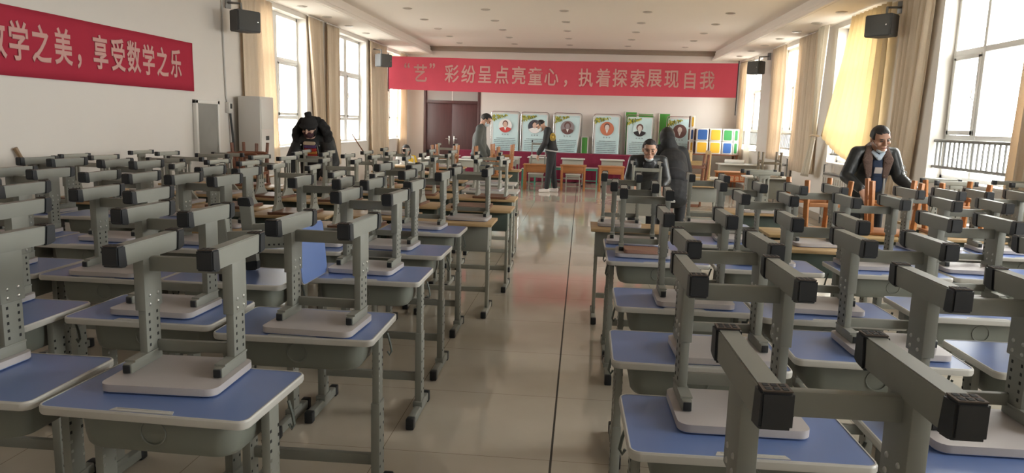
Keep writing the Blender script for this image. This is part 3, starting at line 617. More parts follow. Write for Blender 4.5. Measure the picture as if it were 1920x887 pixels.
# desks: side,row,col, centre x, front y, rot(deg), type     chairs: centre x, front-cap y, rot, type
LAY=[
# ---- air-conditioner side, blue desks
('L',1,1,-1.13,1.735,-1.5,'D', -1.10,1.83,2,'C'),('L',1,2,-1.765,1.75,1,'D', -1.78,1.80,-2,'C'),
('L',2,1,-1.02,2.47,1,'D', -.905,2.40,-2,'C'),('L',2,2,-1.66,2.55,-.5,'D', -1.54,2.52,-1,'C'),('L',2,3,-2.30,2.40,0,'D',-2.27,2.45,2,'C'),
('L',3,1,-1.065,3.44,.5,'D',-1.03,3.41,-2,'C'),('L',3,2,-1.672,3.23,0,'D',None),('L',3,3,-2.28,3.21,0,'D',-2.10,3.06,0,'C'),('L',3,4,-2.90,3.21,1,'D',-2.74,3.07,2,'C'),
('L',4,1,-1.09,4.16,0,'D',-1.13,4.22,-2,'C'),('L',4,2,-1.70,4.15,1,'D',-1.57,4.22,3,'C'),('L',4,3,-2.31,4.02,0,'D',-2.21,4.0,-1,'C'),('L',4,4,-2.92,4.0,0,'D',-2.75,4.03,2,'C'),('L',4,5,-3.53,4.05,0,'D',-3.37,4.08,-2,'C'),
('L',5,1,-1.13,5.04,0,'D',-1.10,5.0,-2,'C'),('L',5,2,-1.76,5.0,0,'DO',-1.62,5.05,2,'F'),('L',5,3,-2.40,4.72,0,'DP',-2.52,4.68,-1,'C'),('L',5,4,-3.02,5.0,0,'D',-3.0,5.35,14,'F2'),('L',5,5,-3.64,5.1,0,'D',-3.40,5.18,-4,'C'),('L',5,6,-4.26,5.05,0,'D',-3.90,5.03,-6,'C'),
# older rows
('L',6,1,-.99,5.60,0,'DP',-.86,4.90+.72,-2,'C'),('L',6,2,-1.66,5.75,0,'DO',-1.40,5.70,-3,'C'),('L',6,3,-2.33,5.6,1,'DO',-2.32,5.62,3,'F'),('L',6,4,-3.0,5.85,0,'DO',-2.98,5.9,-6,'F'),('L',6,5,-3.72,5.95,0,'DO',-3.55,6.0,88,'F2'),('L',6,6,-4.42,5.95,0,'DO',-4.35,5.95,-6,'F'),
('L',7,1,-.93,6.52,0,'DO',-.99,6.50,2,'F'),('L',7,2,-1.62,6.6,0,'DO',-1.63,6.6,-4,'F'),('L',7,3,-2.30,6.62,0,'DO',-2.28,6.62,5,'F'),('L',7,4,-2.98,6.75,0,'DO',-3.0,6.75,-8,'F'),('L',7,5,-3.62,6.85,0,'DO',-3.6,6.95,88,'F2'),('L',7,6,-4.34,6.85,0,'DO',-4.3,6.9,-6,'F2'),
('L',8,1,-.98,7.45,0,'DO',-.92,7.42,-2,'F'),('L',8,2,-1.66,7.5,0,'DO',-1.7,7.52,4,'F'),('L',8,3,-2.34,7.55,0,'DO',-2.36,7.55,-3,'F2'),('L',8,4,-3.02,7.7,0,'DO',-2.98,7.72,6,'F2'),('L',8,5,-3.70,7.75,0,'DO',-3.74,7.75,0,'AR'),('L',8,6,-4.4,7.8,0,'DO',None),
('L',9,1,-1.03,8.3,0,'DW',-1.08,8.3,-3,'F2'),('L',9,2,-1.72,8.4,0,'DO',-1.72,8.42,3,'F'),('L',9,3,-2.42,8.45,0,'DO',-2.42,8.45,-4,'F'),('L',9,4,-3.12,8.24,0,'DO',-3.1,8.24,2,'F2'),
('L',10,1,-1.15,9.35,0,'DW',-1.2,9.35,3,'F2'),('L',10,2,-1.85,9.5,0,'DO',-1.85,9.5,-5,'F2'),('L',10,3,-2.55,9.55,0,'DO',-2.5,9.55,3,'F2'),
('L',11,1,-1.35,10.7,0,'DO',-1.4,10.7,4,'WO'),('L',11,2,-2.1,10.8,0,'DO',-2.05,10.8,0,'WO'),('L',11,3,-2.85,10.9,0,'DO',None),
# ---- railing-window side
('R',1,1,.44,.92,0,'D',.407,1.02,1,'C'),
('R',2,1,.445,1.715,1,'D',.43,1.83,1,'C'),('R',2,2,1.10,1.70,0,'D',1.02,1.78,1,'C'),
('R',3,1,.435,2.40,-.5,'D',.49,2.34,2,'C'),('R',3,2,1.08,2.54,-1,'D',1.09,2.51,0,'C'),('R',3,3,1.73,2.52,0,'D',1.73,2.49,1,'C'),
('R',4,1,.48,3.17,0,'D',.50,3.07,0,'C'),('R',4,2,1.095,3.10,0,'D',1.02,3.07,-2,'C'),('R',4,3,1.80,3.27,0,'D',1.80,3.41,0,'C'),
('R',5,1,.48,4.26,0,'D',.385,4.22,-3,'C'),('R',5,2,1.10,4.18,0,'D',1.04,4.12,-2,'C'),('R',5,3,1.80,4.20,0,'D',1.68,4.27,0,'C'),('R',5,4,2.42,4.22,0,'D',2.22,4.26,-3,'C'),
('R',6,1,.48,4.74,0,'D',.36,4.80,-4,'C'),('R',6,2,1.12,5.05,0,'D',1.11,5.10,-3,'C'),('R',6,3,1.74,5.0,0,'DO',1.58,4.95,3,'C'),('R',6,4,2.37,5.0,0,'D',2.38,5.10,3,'C'),('R',6,5,2.98,5.05,0,'D',2.86,5.16,-3,'C'),
('R',7,1,.42,5.60,0,'DP',.32,5.66,-3,'C'),('R',7,2,1.10,5.85,0,'D',1.01,5.86,-3,'C'),('R',7,3,1.78,5.7,0,'DY',1.86,5.75,8,'WO'),('R',7,4,2.46,5.72,0,'DY',2.46,5.85,-15,'WO'),('R',7,5,3.12,5.85,0,'DO',2.98,5.95,-4,'WO'),
('R',8,3,3.22,6.55,0,'DO',3.22,6.55,88,'F2'),('R',8,4,3.88,6.6,0,'DO',3.86,6.75,88,'F2'),('R',8,2,1.75,7.1,0,'DO',1.75,6.6,88,'F2'),
('R',8,1,.72,8.05,0,'DW',.74,8.15,2,'F2'),
]
GRP={'DY':'yellow wooden-topped desks','D':'blue-topped school desks','DO':'wooden-topped green desks','DP':'wooden-topped grey desks','DW':'pale-topped grey desks'}
TY={'D':(P_desk,'blue-topped grey school desk'),'DY':(P_oldy,'yellow wooden-topped desk with dark drawer box'),'DO':(P_old,'wooden-topped desk with dark drawer box'),'DP':(P_oldp,'wooden-topped desk with grey drawer box'),'DW':(P_pale,'pale-topped older grey desk')}
CT={'C':(P_chair,'upturned grey stool'),'F':(P_fork,'upturned stool with slotted grey legs, brown seat'),'F2':(P_fork2,'upturned stool with slotted grey legs, pale seat'),'WO':(P_woodo,'upturned orange wooden stool'),'WR':(P_woodr,'upturned reddish wooden chair'),'AR':(P_arch,'reddish wooden stool with rounded arch legs, upturned')}
CG={'C':'upturned grey school stools','F':'upturned slotted stools with brown seats','F2':'upturned slotted stools with pale seats','WO':'upturned orange wooden stools','WR':'upturned reddish wooden chairs','AR':'arch-legged stools'}
for e in LAY:
    side,row,col,x,yf,rot,ty=e[:7]
    P,nm=TY[ty]; dd=.21 if ty!='D' else .2
    put(P,(x,yf+dd,0),rad(rot),'%s, %s'%(nm,where(side,row,col)),GRP[ty])
    if e[7] is None: continue
    cx,cy,cr,ct=e[7:]
    Pc,cn=CT[ct]; off={'C':.20,'F':.17,'F2':.17,'WO':.17,'WR':.17,'AR':.17}[ct]
    a=rad(cr)
    if ct=='C':
        k=1.066; yy=min(max(cy*k+.06,yf+.15),yf+.265); cx=cx*k*((yy-.10)/(cy*k-.04)); cx=min(max(cx,x-.125),x+.125) if abs(cx-x)<.3 else cx
    else: yy=max(cy+off,yf+(.20 if ct!='WR' else .255))
    if abs(cr)>45: yy=yf+.21
    put(Pc,(cx,yy,DTOP+.0025),a,'%s, %s'%(cn,where(side,row,col)),CG[ct])
# chair lying on its side on the desk behind, blue seat face upright
m=Matrix.Translation((-1.285,3.42,DTOP+.139))@Matrix.Rotation(rad(-5.2),4,'Y')@Matrix(((0,0,-1,0),(-1,0,0,0),(0,1,0,0),(0,0,0,1)))
put(P_chair,None,0,'grey stool lying on its side, blue seat face upright, on the aisle-side third row desk','upturned grey school stools',m)
# padded brown cushion on an upturned seat
o=B().prism(rrect(.21,.16,.02),0,.022).build('seat_pad','seat_pad'); o.location=(.39,4.475,DTOP+.0295); tag(o,'flat brown cushion on the upturned seat by the aisle, behind the fourth row','cushion')
# ---------------------------------------------------------------- far end of the hall
P_white=mk_old_desk('laminate_pale','apron_pale',H=.70,W_=.60,D_=.40,deep=.15,name='white_desk')
P_white['group']='white-topped desks before the red table'
cols=[(-3.3,(16.2,17.1,18.0),'left-hand file beside the dark door'),(-2.55,(16.5,17.6),'second file from the dark door'),(-1.80,(16.6,17.5,18.4),'third file from the dark door')]
nm=['nearest the camera','second back','last before the red table']
for x,ys,l in cols:
    for i,y in enumerate(ys): put(P_white,(x,y,0),0,'white-topped desk, %s, %s'%(l.replace('left-hand','first'),nm[i] if i<len(ys)-1 else nm[2]),'white-topped desks before the red table')
for x,y,l in ((-1.05,18.7,'white-topped desk behind the small orange desk with a chair on it'),(-.2,18.5,'white-topped desk just behind the man in black'),(.78,18.6,'white-topped desk behind the third small orange desk'),(1.75,18.6,'white-topped desk far back behind the leaning men')): put(P_white,(x,y,0),0,l,'white-topped desks before the red table')
P_od=mk_wood_desk('wood_orange'); 
for x,y,l in ((-1.03,17.1,'small orange desk in front of the red table, chair standing on it'),(-.17,17.25,'small orange desk right beside the man in black'),(.72,17.3,'small orange desk partly behind the leaning man')): put(P_od,(x,y+.1,0),0,l,'small orange wooden desks')
P_st=mk_steel_stool('turq')
for i,(x,y,l) in enumerate(((-3.55,15.75,'turquoise-framed stool under the first white desk by the dark door'),(-3.0,16.9,'turquoise-framed stool between first and second files of white desks'),(-2.2,15.9,'turquoise-framed stool before the second file of white desks'),(-2.15,17.0,'turquoise-framed stool behind the grey-jacketed man'),(-1.27,18.05,'turquoise-framed stool just beside the third file of white desks'),(.27,19.15,'turquoise-framed stool against the red cloth between orange desks'),(-.62,19.15,'turquoise-framed stool against the red cloth behind the man in black'))): put(P_st,(x,y,0),0,l,'turquoise framed stools')
P_gs=mk_steel_stool('steel_old',.40,'grey_stool'); P_gs['label']='stool'
for x,y,l in ((-1.03,16.95,'grey-framed stool tucked under the first small orange desk'),(-.17,17.1,'grey-framed stool tucked under the orange desk beside the man in black')): put(P_gs,(x,y+.1,0),0,l,'grey framed stools')
# upright grey chair standing on first small orange desk
def mk_frame_chair():
    r=empty('frame_chair'); tag(r,'grey-framed chair standing on the small orange desk before the posters','chair')
    B().box((0,0,.20),(.34,.32,.02),.005).build('seat','laminate_pale',r)
    for sx in (-1,1):
        b=B(); b.box((sx*.16,.15,.26),(.024,.03,.52),.003); b.build('back_upright','steel',r); B().box((sx*.16,.15,.53),(.03,.034,.04),.003).build('foot_cap','cap',r)
        for sy in (-1,1): B().box((sx*.16,sy*.14,.10),(.022,.022,.19),.002).build('leg','steel',r)
    B().box((0,.15,.46),(.32,.02,.05),.003).build('crossbar','steel',r); return r
fc=mk_frame_chair(); fc.location=(-1.0,17.2,.60)
# long table under maroon cloth
tb=empty('covered_table',(-.42,19.85,0)); tag(tb,'long table draped to the floor in maroon cloth in front of the posters','table')
b=B()
def skirt(u,v): 
    x=-3.1+6.2*u; return V((x,-.30-.018*math.sin(x*16)*(v)-.006*math.sin(x*41)*v,.77-.75*v))
b.grid(skirt,240,4); b.box((0,0,.765),(6.2,.6,.02),.006); 
for s in (-1,1): b.box((s*3.09,0,.39),(.02,.58,.74))
b.build('tablecloth','maroon_cloth',tb,80)
B().box((0,0,.742),(6.1,.55,.025)).build('tabletop','wood_red',tb)
for x in (-3.0,0,3.0):
    for y in (-.2,.2): B().box((x,y,.365),(.05,.05,.73)).build('leg','steel_old',tb)
# poster stands
def portrait(b,kind):
    pass
def poster(x0,x1,top,label,bgm,hairm,coatm,skinm,taper=0.0,y=20.36,taperr=0.0,longhair=False,disc=True):
    w=x1-x0; r=empty('poster_stand',((x0+x1)/2,y,0)); tag(r,label,'poster','portrait poster stands along the back wall')
    f=B(); rr=rrect(w,1.0,.07,5); pts=[V((px,0.012,top-.5+py)) for px,py in rr]; 
    pts=[p if p.z>top-.5 else V((p.x,.012,p.z)) for p in pts]
    # open-bottomed tube frame
    left=[V((-w/2,.012,.05)),V((-w/2,.012,top-.08))]; arc=[V((-w/2+.07-.07*math.cos(rad(a)),.012,top-.07+.07*math.sin(rad(a)))) for a in (20,45,70,90)]
    arc2=[V((w/2-.07+.07*math.cos(rad(a)),.012,top-.07+.07*math.sin(rad(a)))) for a in (90,70,45,20)]; right=[V((w/2,.012,top-.08)),V((w/2,.012,.05))]
    f.tube(left+arc+arc2+right,.010,6); f.tube([(-w/2,.012,.35),(w/2,.012,.35)],.009,6)
    f.build('frame','chrome',r)
    f=B()
    for s in (-1,1): f.tube([(s*w/2,-.06,.012),(s*w/2,.16,.012)],.012,6)
    f.build('base','chrome',r)
    b=B(); z1=top-.05; z0=.42
    def fn(u,v):
        wl=-w/2+.035+taper*v*v; wr=w/2-.035-taperr*v*v; return V((wl+(wr-wl)*u,-.012-.02*math.sin(PI*u)*v+.006*math.sin(9*u+3*v),z1+(z0-z1)*v))
    b.grid(fn,16,16); sh=b.build('printed_sheet','poster',r,80); md=sh.modifiers.new('thick','SOLIDIFY'); md.thickness=.003
    e=B()
    for s,ty in ((0,taper),(1,taperr)):
        n=10
        for i in range(n):
            v0,v1=i/n,(i+1)/n; xa=(fn(s,v0).x,fn(s,v1).x); d=.022*(1 if s==0 else -1)
            e.quad([(xa[0],-.018,z1+(z0-z1)*v0),(xa[0]+d,-.018,z1+(z0-z1)*v0),(xa[1]+d,-.018,z1+(z0-z1)*v1),(xa[1],-.018,z1+(z0-z1)*v1)])
    e.quad([(fn(0,0).x,-.018,z1),(fn(1,0).x,-.018,z1),(fn(1,0).x,-.018,z1-.02),(fn(0,0).x,-.018,z1-.02)])
    e.build('border','poster_white',sh,80)
    lf=B(); random.seed(int(abs(x0)*100))
    for k in range(60):
        px=-w/2+.05+random.random()**1.6*.36; pz=z1-.02-random.random()*.16*(1-(px+w/2-.05)/.36)
        a=rad(random.uniform(-120,-40)); L=random.uniform(.05,.10); d=V((math.cos(a),0,math.sin(a))); n=V((-d.z,0,d.x))*.012; p=V((px,-.026-.0003*k,pz))
        lf.quad([p,p+d*L*.5+n,p+d*L,p+d*L*.5-n],k%2)
    lf.build('leaf_pattern',['leaf','leaf_dark'],sh,80)
    cz=z1-.34; cx=0; R0=.155
    pb=B()
    if disc: pb.prism([(cx+R0*math.cos(2*PI*k/32),cz+R0*math.sin(2*PI*k/32)) for k in range(32)],.036,.040,0,Matrix(((1,0,0,0),(0,0,-1,0),(0,1,0,0),(0,0,0,1))))
    m4=Matrix(((1,0,0,0),(0,0,-1,0),(0,1,0,0),(0,0,0,1)))
    # bust clipped to the disc
    sh_=[]
    for k in range(33):
        a=PI+PI*k/32; sh_.append((cx+R0*math.cos(a)*.98,cz+R0*math.sin(a)*.98))
    sh_=[p for p in sh_ if p[1]<cz-.055]; sh_+= [(cx+.105,cz-.045),(cx+.045,cz-.028),(cx-.045,cz-.028),(cx-.105,cz-.045)]
    pb.prism(sh_,.040,.043,1,m4)
    pb.prism([(cx-.03,cz-.03),(cx,cz-.11),(cx+.03,cz-.03)][::-1],.043,.045,4,m4)
    pb.prism([(cx+.062*math.cos(2*PI*k/24)*(1.25 if longhair else 1.02),cz+.04+.075*math.sin(2*PI*k/24)*(1.1 if longhair else 1)+.008) for k in range(24)],.043,.0445,2,m4)
    pb.prism([(cx+.050*math.cos(2*PI*k/24),cz+.028+.066*math.sin(2*PI*k/24)) for k in range(24)],.0445,.046,3,m4)
    for vv in pb.bm.verts: vv.co.x=cx+(vv.co.x-cx)*1.2; vv.co.z=cz+(vv.co.z-cz)*1.2
    pb.build('portrait_picture',[bgm,coatm,hairm,skinm,'poster_white'],sh,80)
    tx=B(); 
    nn=3
    for k in range(nn): 
        q=(k-(nn-1)/2)*.075
        tx.box((q,-.034,z1-.565),(.036,.002,.006)).box((q,-.034,z1-.580),(.028,.002,.006)).box((q-.008,-.034,z1-.575),(.006,.002,.036)).box((q+.011,-.034,z1-.578),(.006,.002,.026))
    for ln in range(10):
        z=z1-.68-ln*.05; vv=(z1-z)/(z1-z0); xa=fn(0,vv).x+.07+(.06 if ln==0 else 0); xb=fn(1,vv).x-.06; x=xa
        while x<xb-.02:
            wd=random.uniform(.012,.026); tx.box((x+wd/2,-.040,z),(wd,.002,random.uniform(.012,.022))); x+=wd+.008
    tx.build('printed_lettering','poster_text',sh,80)
    return r
poster(-2.52,-1.72,1.84,'pale blue portrait poster of a person in red, beside the grey-jacketed man','poster_white','pt_brown','pt_red','pt_skin')
poster(-1.69,-.92,1.84,'pale blue portrait poster with dark disc and dark suit, behind the man in black','pt_dark','pt_hair','poster_white','pt_skin')
poster(-.79,-.02,1.84,'curling pale blue portrait poster narrowing downward, behind the man in black','pt_grey','pt_brown','pt_brown','pt_grey',0.03,20.36,.14,True)
poster(.30,1.04,1.84,'pale blue portrait poster with orange-red disc','pt_orange','pt_brown','pt_orange','pt_pale')
poster(1.18,1.93,1.84,'pale blue poster of a balding portrait, behind the leaning man','poster','pt_brown','pt_hair','pt_pale',.02,20.38,.02,True)
poster(2.27,2.98,1.83,'pale blue portrait poster with brown disc, next to the coloured boxes','pt_brown','pt_brown','pt_brown','pt_pale',0,20.38,.03)
# green boards stacked behind the posters
def gboard(x,w,z1,y,label,m='green_board'):
    r=empty('green_board',(x,y,0)); tag(r,label,'board','green boards leaning at the back wall')
    B().box((0,0,z1/2),(w-.04,.02,z1-.02),.003).build('panel',m,r)
    f=B()
    for s in (-1,1): f.box((s*(w/2-.012),0,z1/2),(.025,.03,z1),.003)
    f.box((0,0,z1-.012),(w,.03,.025),.003); f.build('frame','white_trim',r)
gboard(1.32,.34,1.94,20.56,'green board showing above the balding portrait poster'); gboard(1.72,.44,1.90,20.575,'wide green board behind the balding portrait poster'); gboard(2.23,.32,1.92,20.56,'green board between the last two portrait posters')
gboard(.08,.20,1.22,20.45,'short green board standing between the curling poster and the orange-disc poster')
# coloured boxes stacked by the corner
def cube_box(x,y,z,w,d,h,m,label):
    r=empty('storage_box',(x,y,z)); tag(r,label,'box','coloured boxes stacked in the back corner')
    b=B(); b.box((0,0,h/2),(w,d,h),.012); b.build('carcass','box_white',r)
    B().prism(rrect(w-.07,h-.07,.03),0,.006,0,Matrix(((1,0,0,0),(0,0,-1,-d/2),(0,1,0,h/2),(0,0,0,1)))).build('front_panel',m,r)
    B().box((-w/2-.004,0,h/2),(.008,d-.04,h-.04)).build('side_panel','box_brown',r)
BX=[(3.31,'blue','yellow'),(3.74,'yellow','yellow'),(4.0,'green','blue')]
tb2=empty('low_table',(3.42,19.92,0)); tag(tb2,'long low table with reddish edge carrying the coloured boxes','table')
B().box((0,0,.86),(1.32,.54,.03),.004).build('tabletop','wood_red',tb2)
for sx in (-1,1):
    for sy in (-1,1): B().box((sx*.62,sy*.23,.425),(.05,.05,.85)).build('leg','wood_red',tb2)
for i,(x,a,c) in enumerate(((3.14,'blue','yellow'),(3.48,'yellow','yellow'),(3.79,'green','blue'),(4.005,'green','green'))):
    w=.31 if i<3 else .14; 
    if i==2: w=.27
    for k,cn in enumerate((c,a)):
        cube_box(x,19.92,.877+k*.335,w,.4,.33,'box_'+cn,'white-edged %s box, %s of the %s stack from the posters'%(cn,('bottom','top')[k],ORD[i+1]))
for k,cn in enumerate(('yellow','blue','yellow')): cube_box(2.89,20.0,.877+k*.33,.12,.26,.325,'box_'+cn,'narrow %s box peeking out beside the last portrait poster, %s of three'%(cn,('lowest','middle','topmost')[k]))
# tables with paper roll, orange sign desk, grey desk with wooden stool on top
pt=mk_old_desk('laminate_pale','apron_pale',H=.76,W_=1.0,D_=.55,name='white_table'); pt.location=(3.62,17.2,0); tag(pt,'white table holding a paper roll, before the coloured boxes','table')
o=B().tube([(-.22,.05,.05),(.18,-.12,.05)],.045,14).build('paper_roll','paper'); o.location=(3.5,17.15,.765); tag(o,'rolled white paper lying on the white table','paper roll')
sg=mk_wood_desk('wood_orange',.72,.66,.45,.17); sg.location=(2.98,14.7,0); tag(sg,'orange desk with a white-lettered sign on its front panel','desk')
sp=B().box((0,0,0),(.52,.008,.12),.002).build('sign_panel','sign_orange',sg); sp.location=(.03,-.21,.60)
for i,ch in enumerate('请留值班人'):
    me=text_mesh(ch,.095,.002,'sign_text',.9); t=bpy.data.objects.new('lettering',me); COL.objects.link(t); t.parent=sp; t.rotation_euler=(PI/2,0,0); t.location=(-.19+i*.095,-.006,0)
gd=mk_old_desk('laminate_pale','steel',H=.76,W_=.74,D_=.5,deep=.34,legm='steel',name='grey_desk'); gd.location=(3.16,12.85,0); tag(gd,'plain grey desk by the radiator with an upturned stool on it','desk')
ws=mk_wood('wood_old',True,'wooden_stool',.0,False); tag(ws,'dark wooden stool upturned on the plain grey desk by the radiator','stool'); ws.location=(3.18,12.8,.761); ws.rotation_euler=(0,0,PI)
for i,(x,y,z,rz,P,l) in enumerate(((1.78,11.2,.761,.1,P_woody,'yellow wooden stool upturned behind the hooded person, nearest the orange sign'),(1.93,12.1,.761,-.1,P_woody,'second yellow wooden stool upturned, nearer the orange sign desk'))): 
    put(P,(x,y+.25,z),0,l,'upturned yellow wooden stools')
    put(P_old,(x,y,0),0,'wooden-topped desk under the %s yellow upturned stool'%ORD[i+1],'wooden-topped green desks') if i==0 else put(P_pale,(x,y,0),0,'pale desk under the second yellow upturned stool','pale-topped grey desks')
put(P_woodr,(1.62,10.75,0.761),0,'reddish wooden chair upturned just beside the hooded person','upturned reddish wooden chairs'); put(P_oldp,(1.62,10.5,0),0,'wooden-topped desk beside the hooded person','wooden-topped grey desks')
put(P_woodr,(-4.4,9.45,.761),0,'reddish wooden chair upturned in front of the air conditioner','upturned reddish wooden chairs'); put(P_old,(-4.4,9.3,0),0,'wooden-topped desk in front of the air conditioner','wooden-topped green desks')
for x,y,l in ((-2.95,10.6,'pair of desks behind the woman'),(-2.2,12.6,'x')): pass
put(P_old,(-3.1,12.4,0),0,'bare wooden-topped desk in front of the child in white and yellow','wooden-topped green desks')
for i,(x,y) in enumerate(((-2.3,12.5),(-1.32,12.3))):
    put(P_old,(x,y,0),0,'wooden-topped desk, %s, in front of the grey-jacketed man'%('at the window side','at the aisle side')[i],'wooden-topped green desks')
    put((P_fork2,P_woodo)[i],(x,y,.761),0,('slotted grey stool','orange wooden stool')[i]+' upturned on a desk in front of the grey-jacketed man',CG[('F2','WO')[i]])
# ---------------------------------------------------------------- people
def remesh(b,name,mats,parent,vox,smooth=6,ang=180):
    me=b.mesh(name,mats,180); o=bpy.data.objects.new(name,me); COL.objects.link(o)
    md=o.modifiers.new('r','REMESH'); md.mode='VOXEL'; md.voxel_size=vox; md.use_smooth_shade=True
    if smooth: sm=o.modifiers.new('s','SMOOTH'); sm.factor=.5; sm.iterations=smooth
    bpy.context.view_layer.update()
    m2=bpy.data.meshes.new_from_object(o.evaluated_get(bpy.context.evaluated_depsgraph_get())); m2.name=name
    o.modifiers.clear(); o.data=m2; bpy.data.meshes.remove(me); 
    m2.materials.clear()
    for m in (mats if isinstance(mats,(list,tuple)) else [mats]): m2.materials.append(M[m])
    for p in m2.polygons: p.use_smooth=True; p.material_index=0
    o.parent=parent; return o
def frame(fwd,up):
    f=V(fwd).normalized(); u=V(up); u=(u-u.dot(f)*f).normalized(); r=f.cross(u); return Matrix((r,f,u)).transposed()   # columns right,fwd,up
def hand(b,w,d,n,side,curl=.5):
    """w wrist, d finger direction, n back-of-hand normal, side +1/-1 thumb side"""
    d=V(d).normalized(); n=V(n); n=(n-n.dot(d)*d).normalized(); t=d.cross(n)*side
    b.cap(w-d*.03,.024,w+d*.03,.026,12,.62,n); b.cap(w+d*.02,.036,w+d*.075,.038,12,.40,n)
    for i,(o,L) in enumerate(((.027,.072),(.010,.080),(-.008,.074),(-.025,.058))):
        p=w+d*.085+t*o; a1=curl*.7; d1=(d*math.cos(a1)-n*math.sin(a1)); p1=p+d1*L*.5; a2=curl*1.6; d2=(d*math.cos(a2)-n*math.sin(a2))
        p2=p1+d2*L*.32; a3=curl*2.3; d3=(d*math.cos(a3)-n*math.sin(a3)); p3=p2+d3*L*.25
        b.cap(p-d*.012,.0095,p1,.009,8); b.cap(p1,.009,p2,.0085,8); b.cap(p2,.0085,p3,.0075,8)
    q=w+d*.03+t*.033; dt=(d*.75+t*.6-n*.25).normalized(); q1=q+dt*.035; dt2=(d*.95+t*.15-n*.35).normalized()
    b.cap(q-dt*.01,.013,q1,.0115,8); b.cap(q1,.0115,q1+dt2*.032,.009,8)
def person(name,label,loc,rz,J,cl,group=None):
    """J: joints in the figure's own frame (x to its right, y ahead, z up)"""
    root=empty('person',loc,rz); tag(root,label,'person')
    j={k:V(v) for k,v in J.items() if isinstance(v,tuple)}
    sk=cl.get('skin','skin'); F=frame(j['fwd'],j['up']); hc=j['head']; X=F.col[0]; Y=F.col[1]; Z=F.col[2]
    at=lambda x,y,z: hc+X*x+Y*y+Z*z
    b=B()
    # torso, neck, limbs, head: overlapping volumes fused into one skin
    sx=(j['shR']-j['shL']).normalized()
    FY=V((0,1,0)); b.cap(j['pel'],.12,j['che'],.13,16,.70,FY); b.ell(j['pel'],(.135,.09,.10)); mid=(j['shL']+j['shR'])/2
    b.cap(j['che'],.13,mid-V((0,0,.05)),.11,16,.70,FY); b.cap(j['shL'],.050,j['shR'],.050)
    b.cap(mid,.062,at(0,-.015,-.07),.054)
    for s in 'LR':
        b.cap(j['sh'+s],.050,j['el'+s],.041); b.cap(j['el'+s],.043,j['wr'+s],.028)
        b.cap(j['hip'+s],.088,j['kn'+s],.058); b.cap(j['kn'+s],.057,j['an'+s],.038); tf=V(J.get('toe'+s,(0,1,0)))
        b.cap(j['an'+s]-V((0,0,.035)),.04,j['an'+s]+tf*.13-V((0,0,.05)),.03)
        hd=V(J.get('hd'+s,(0,.2,-1))); hn=V(J.get('hn'+s,(0,1,.3)))
        hand(b,j['wr'+s],hd,hn,(1 if s=='L' else -1)*J.get('hside',1),J.get('curl',.5))
    b.ell(at(0,-.012,.03),(.076,.098,.092),F,24,16); b.cap(at(0,.012,-.02),.068,at(0,.036,-.075),.046,16)
    b.ell(at(0,.07,-.092),(.026,.022,.02),F); b.ell(at(0,.060,.035),(.060,.03,.02),F); b.cap(at(0,.088,.02),.0085,at(0,.103,-.024),.0135,10); b.ell(at(0,.095,-.028),(.019,.013,.010),F)
    for s in (-1,1):
        b.ell(at(s*.045,.055,-.022),(.026,.026,.022),F); b.ell(at(s*.080,-.012,-.008),(.010,.018,.030),F)
    b.ell(at(0,.078,-.058),(.024,.016,.011),F)
    body=remesh(b,'body',sk,root,.0065,3)
    # face
    if not cl.get('noface'):
        for s in (-1,1):
            e=B(); e.ell(at(s*.032,.079,.008),(.0145,.007,.0062),F); e.build('eye','eye',body)
            e=B(); e.tube([at(s*.014,.093,.028),at(s*.034,.091,.033),at(s*.054,.077,.027)],[.003,.0045,.003],6); e.build('eyebrow','hair',body)
        e=B(); e.ell(at(0,.094,-.058),(.023,.006,.0045),F); e.build('mouth','lip',body)
    def shell(nm,mt,sc,keep,c=(0,-.012,.018),rr=(.079,.100,.098),dip=.86,noise=0,u=40,v=28,parent=body):
        q=B(); q.ell((0,0,0),(1,1,1),None,u,v)
        for vv in q.bm.verts:
            p=vv.co.copy(); k=keep(p); f=sc if k else dip
            if noise and k: f+=random.uniform(-noise,noise)
            vv.co=at(c[0]+p.x*rr[0]*f,c[1]+p.y*rr[1]*f,c[2]+p.z*rr[2]*f)
        return q.build(nm,mt,parent,80)
    hs=cl.get('hair','short')
    if hs=='short': shell('hair','hair',1.075,lambda p:(p.y<.28 and p.z>-.38) or p.z>.60+.12*p.y,noise=.022)
    elif hs=='thick': shell('hair','hair',1.12,lambda p:(p.y<-.05 and p.z>-.42) or (p.y<.34 and p.z>.02) or p.z>.50+.06*p.y,noise=.03)
    elif hs=='crop': shell('hair','hair',1.07,lambda p:(p.y<.36 and p.z>-.22) or p.z>.47+.08*p.y,noise=.018)
    elif hs=='hoodback': shell('hair','hair',1.22,lambda p:True,rr=(.084,.104,.108),noise=.02)
    elif hs=='long': shell('hair','hair',1.14,lambda p:(p.y<.25) or p.z>.55,rr=(.082,.104,.115),c=(0,-.02,.0),noise=.03)
    if cl.get('mask'):
        lo,hi,mt=cl['mask']; shell('face_mask',mt,1.07,lambda p:p.y>(.15 if hi>0 else .30) and lo<p.z<hi,c=(0,.014,-.040 if hi>0 else -.050),rr=(.064,.088,.080),dip=.50)
        if cl.get('straps',1):
            for s in (-1,1): B().tube([at(s*.058,.065,-.05),at(s*.080,.02,-.02),at(s*.082,-.01,0)],.002,5).build('mask_strap',mt,body)
    # clothing
    jk=cl['jacket']; t=cl.get('thick',.02); b=B()
    hem=j['hem']; 
    b.cap(j['che'],.155+t,mid-V((0,0,.05)),.115+t*.7,18,.74,FY); b.cap(j['pel']*.55+j['che']*.45,.155+t,j['che'],.155+t,18,.74,FY); b.cap(hem,.165+t,j['pel']*.55+j['che']*.45,.155+t,18,.74,FY)
    wd=cl.get('wide',0); b.ell(hem,(.175+t+wd,.135+t,.06+wd))
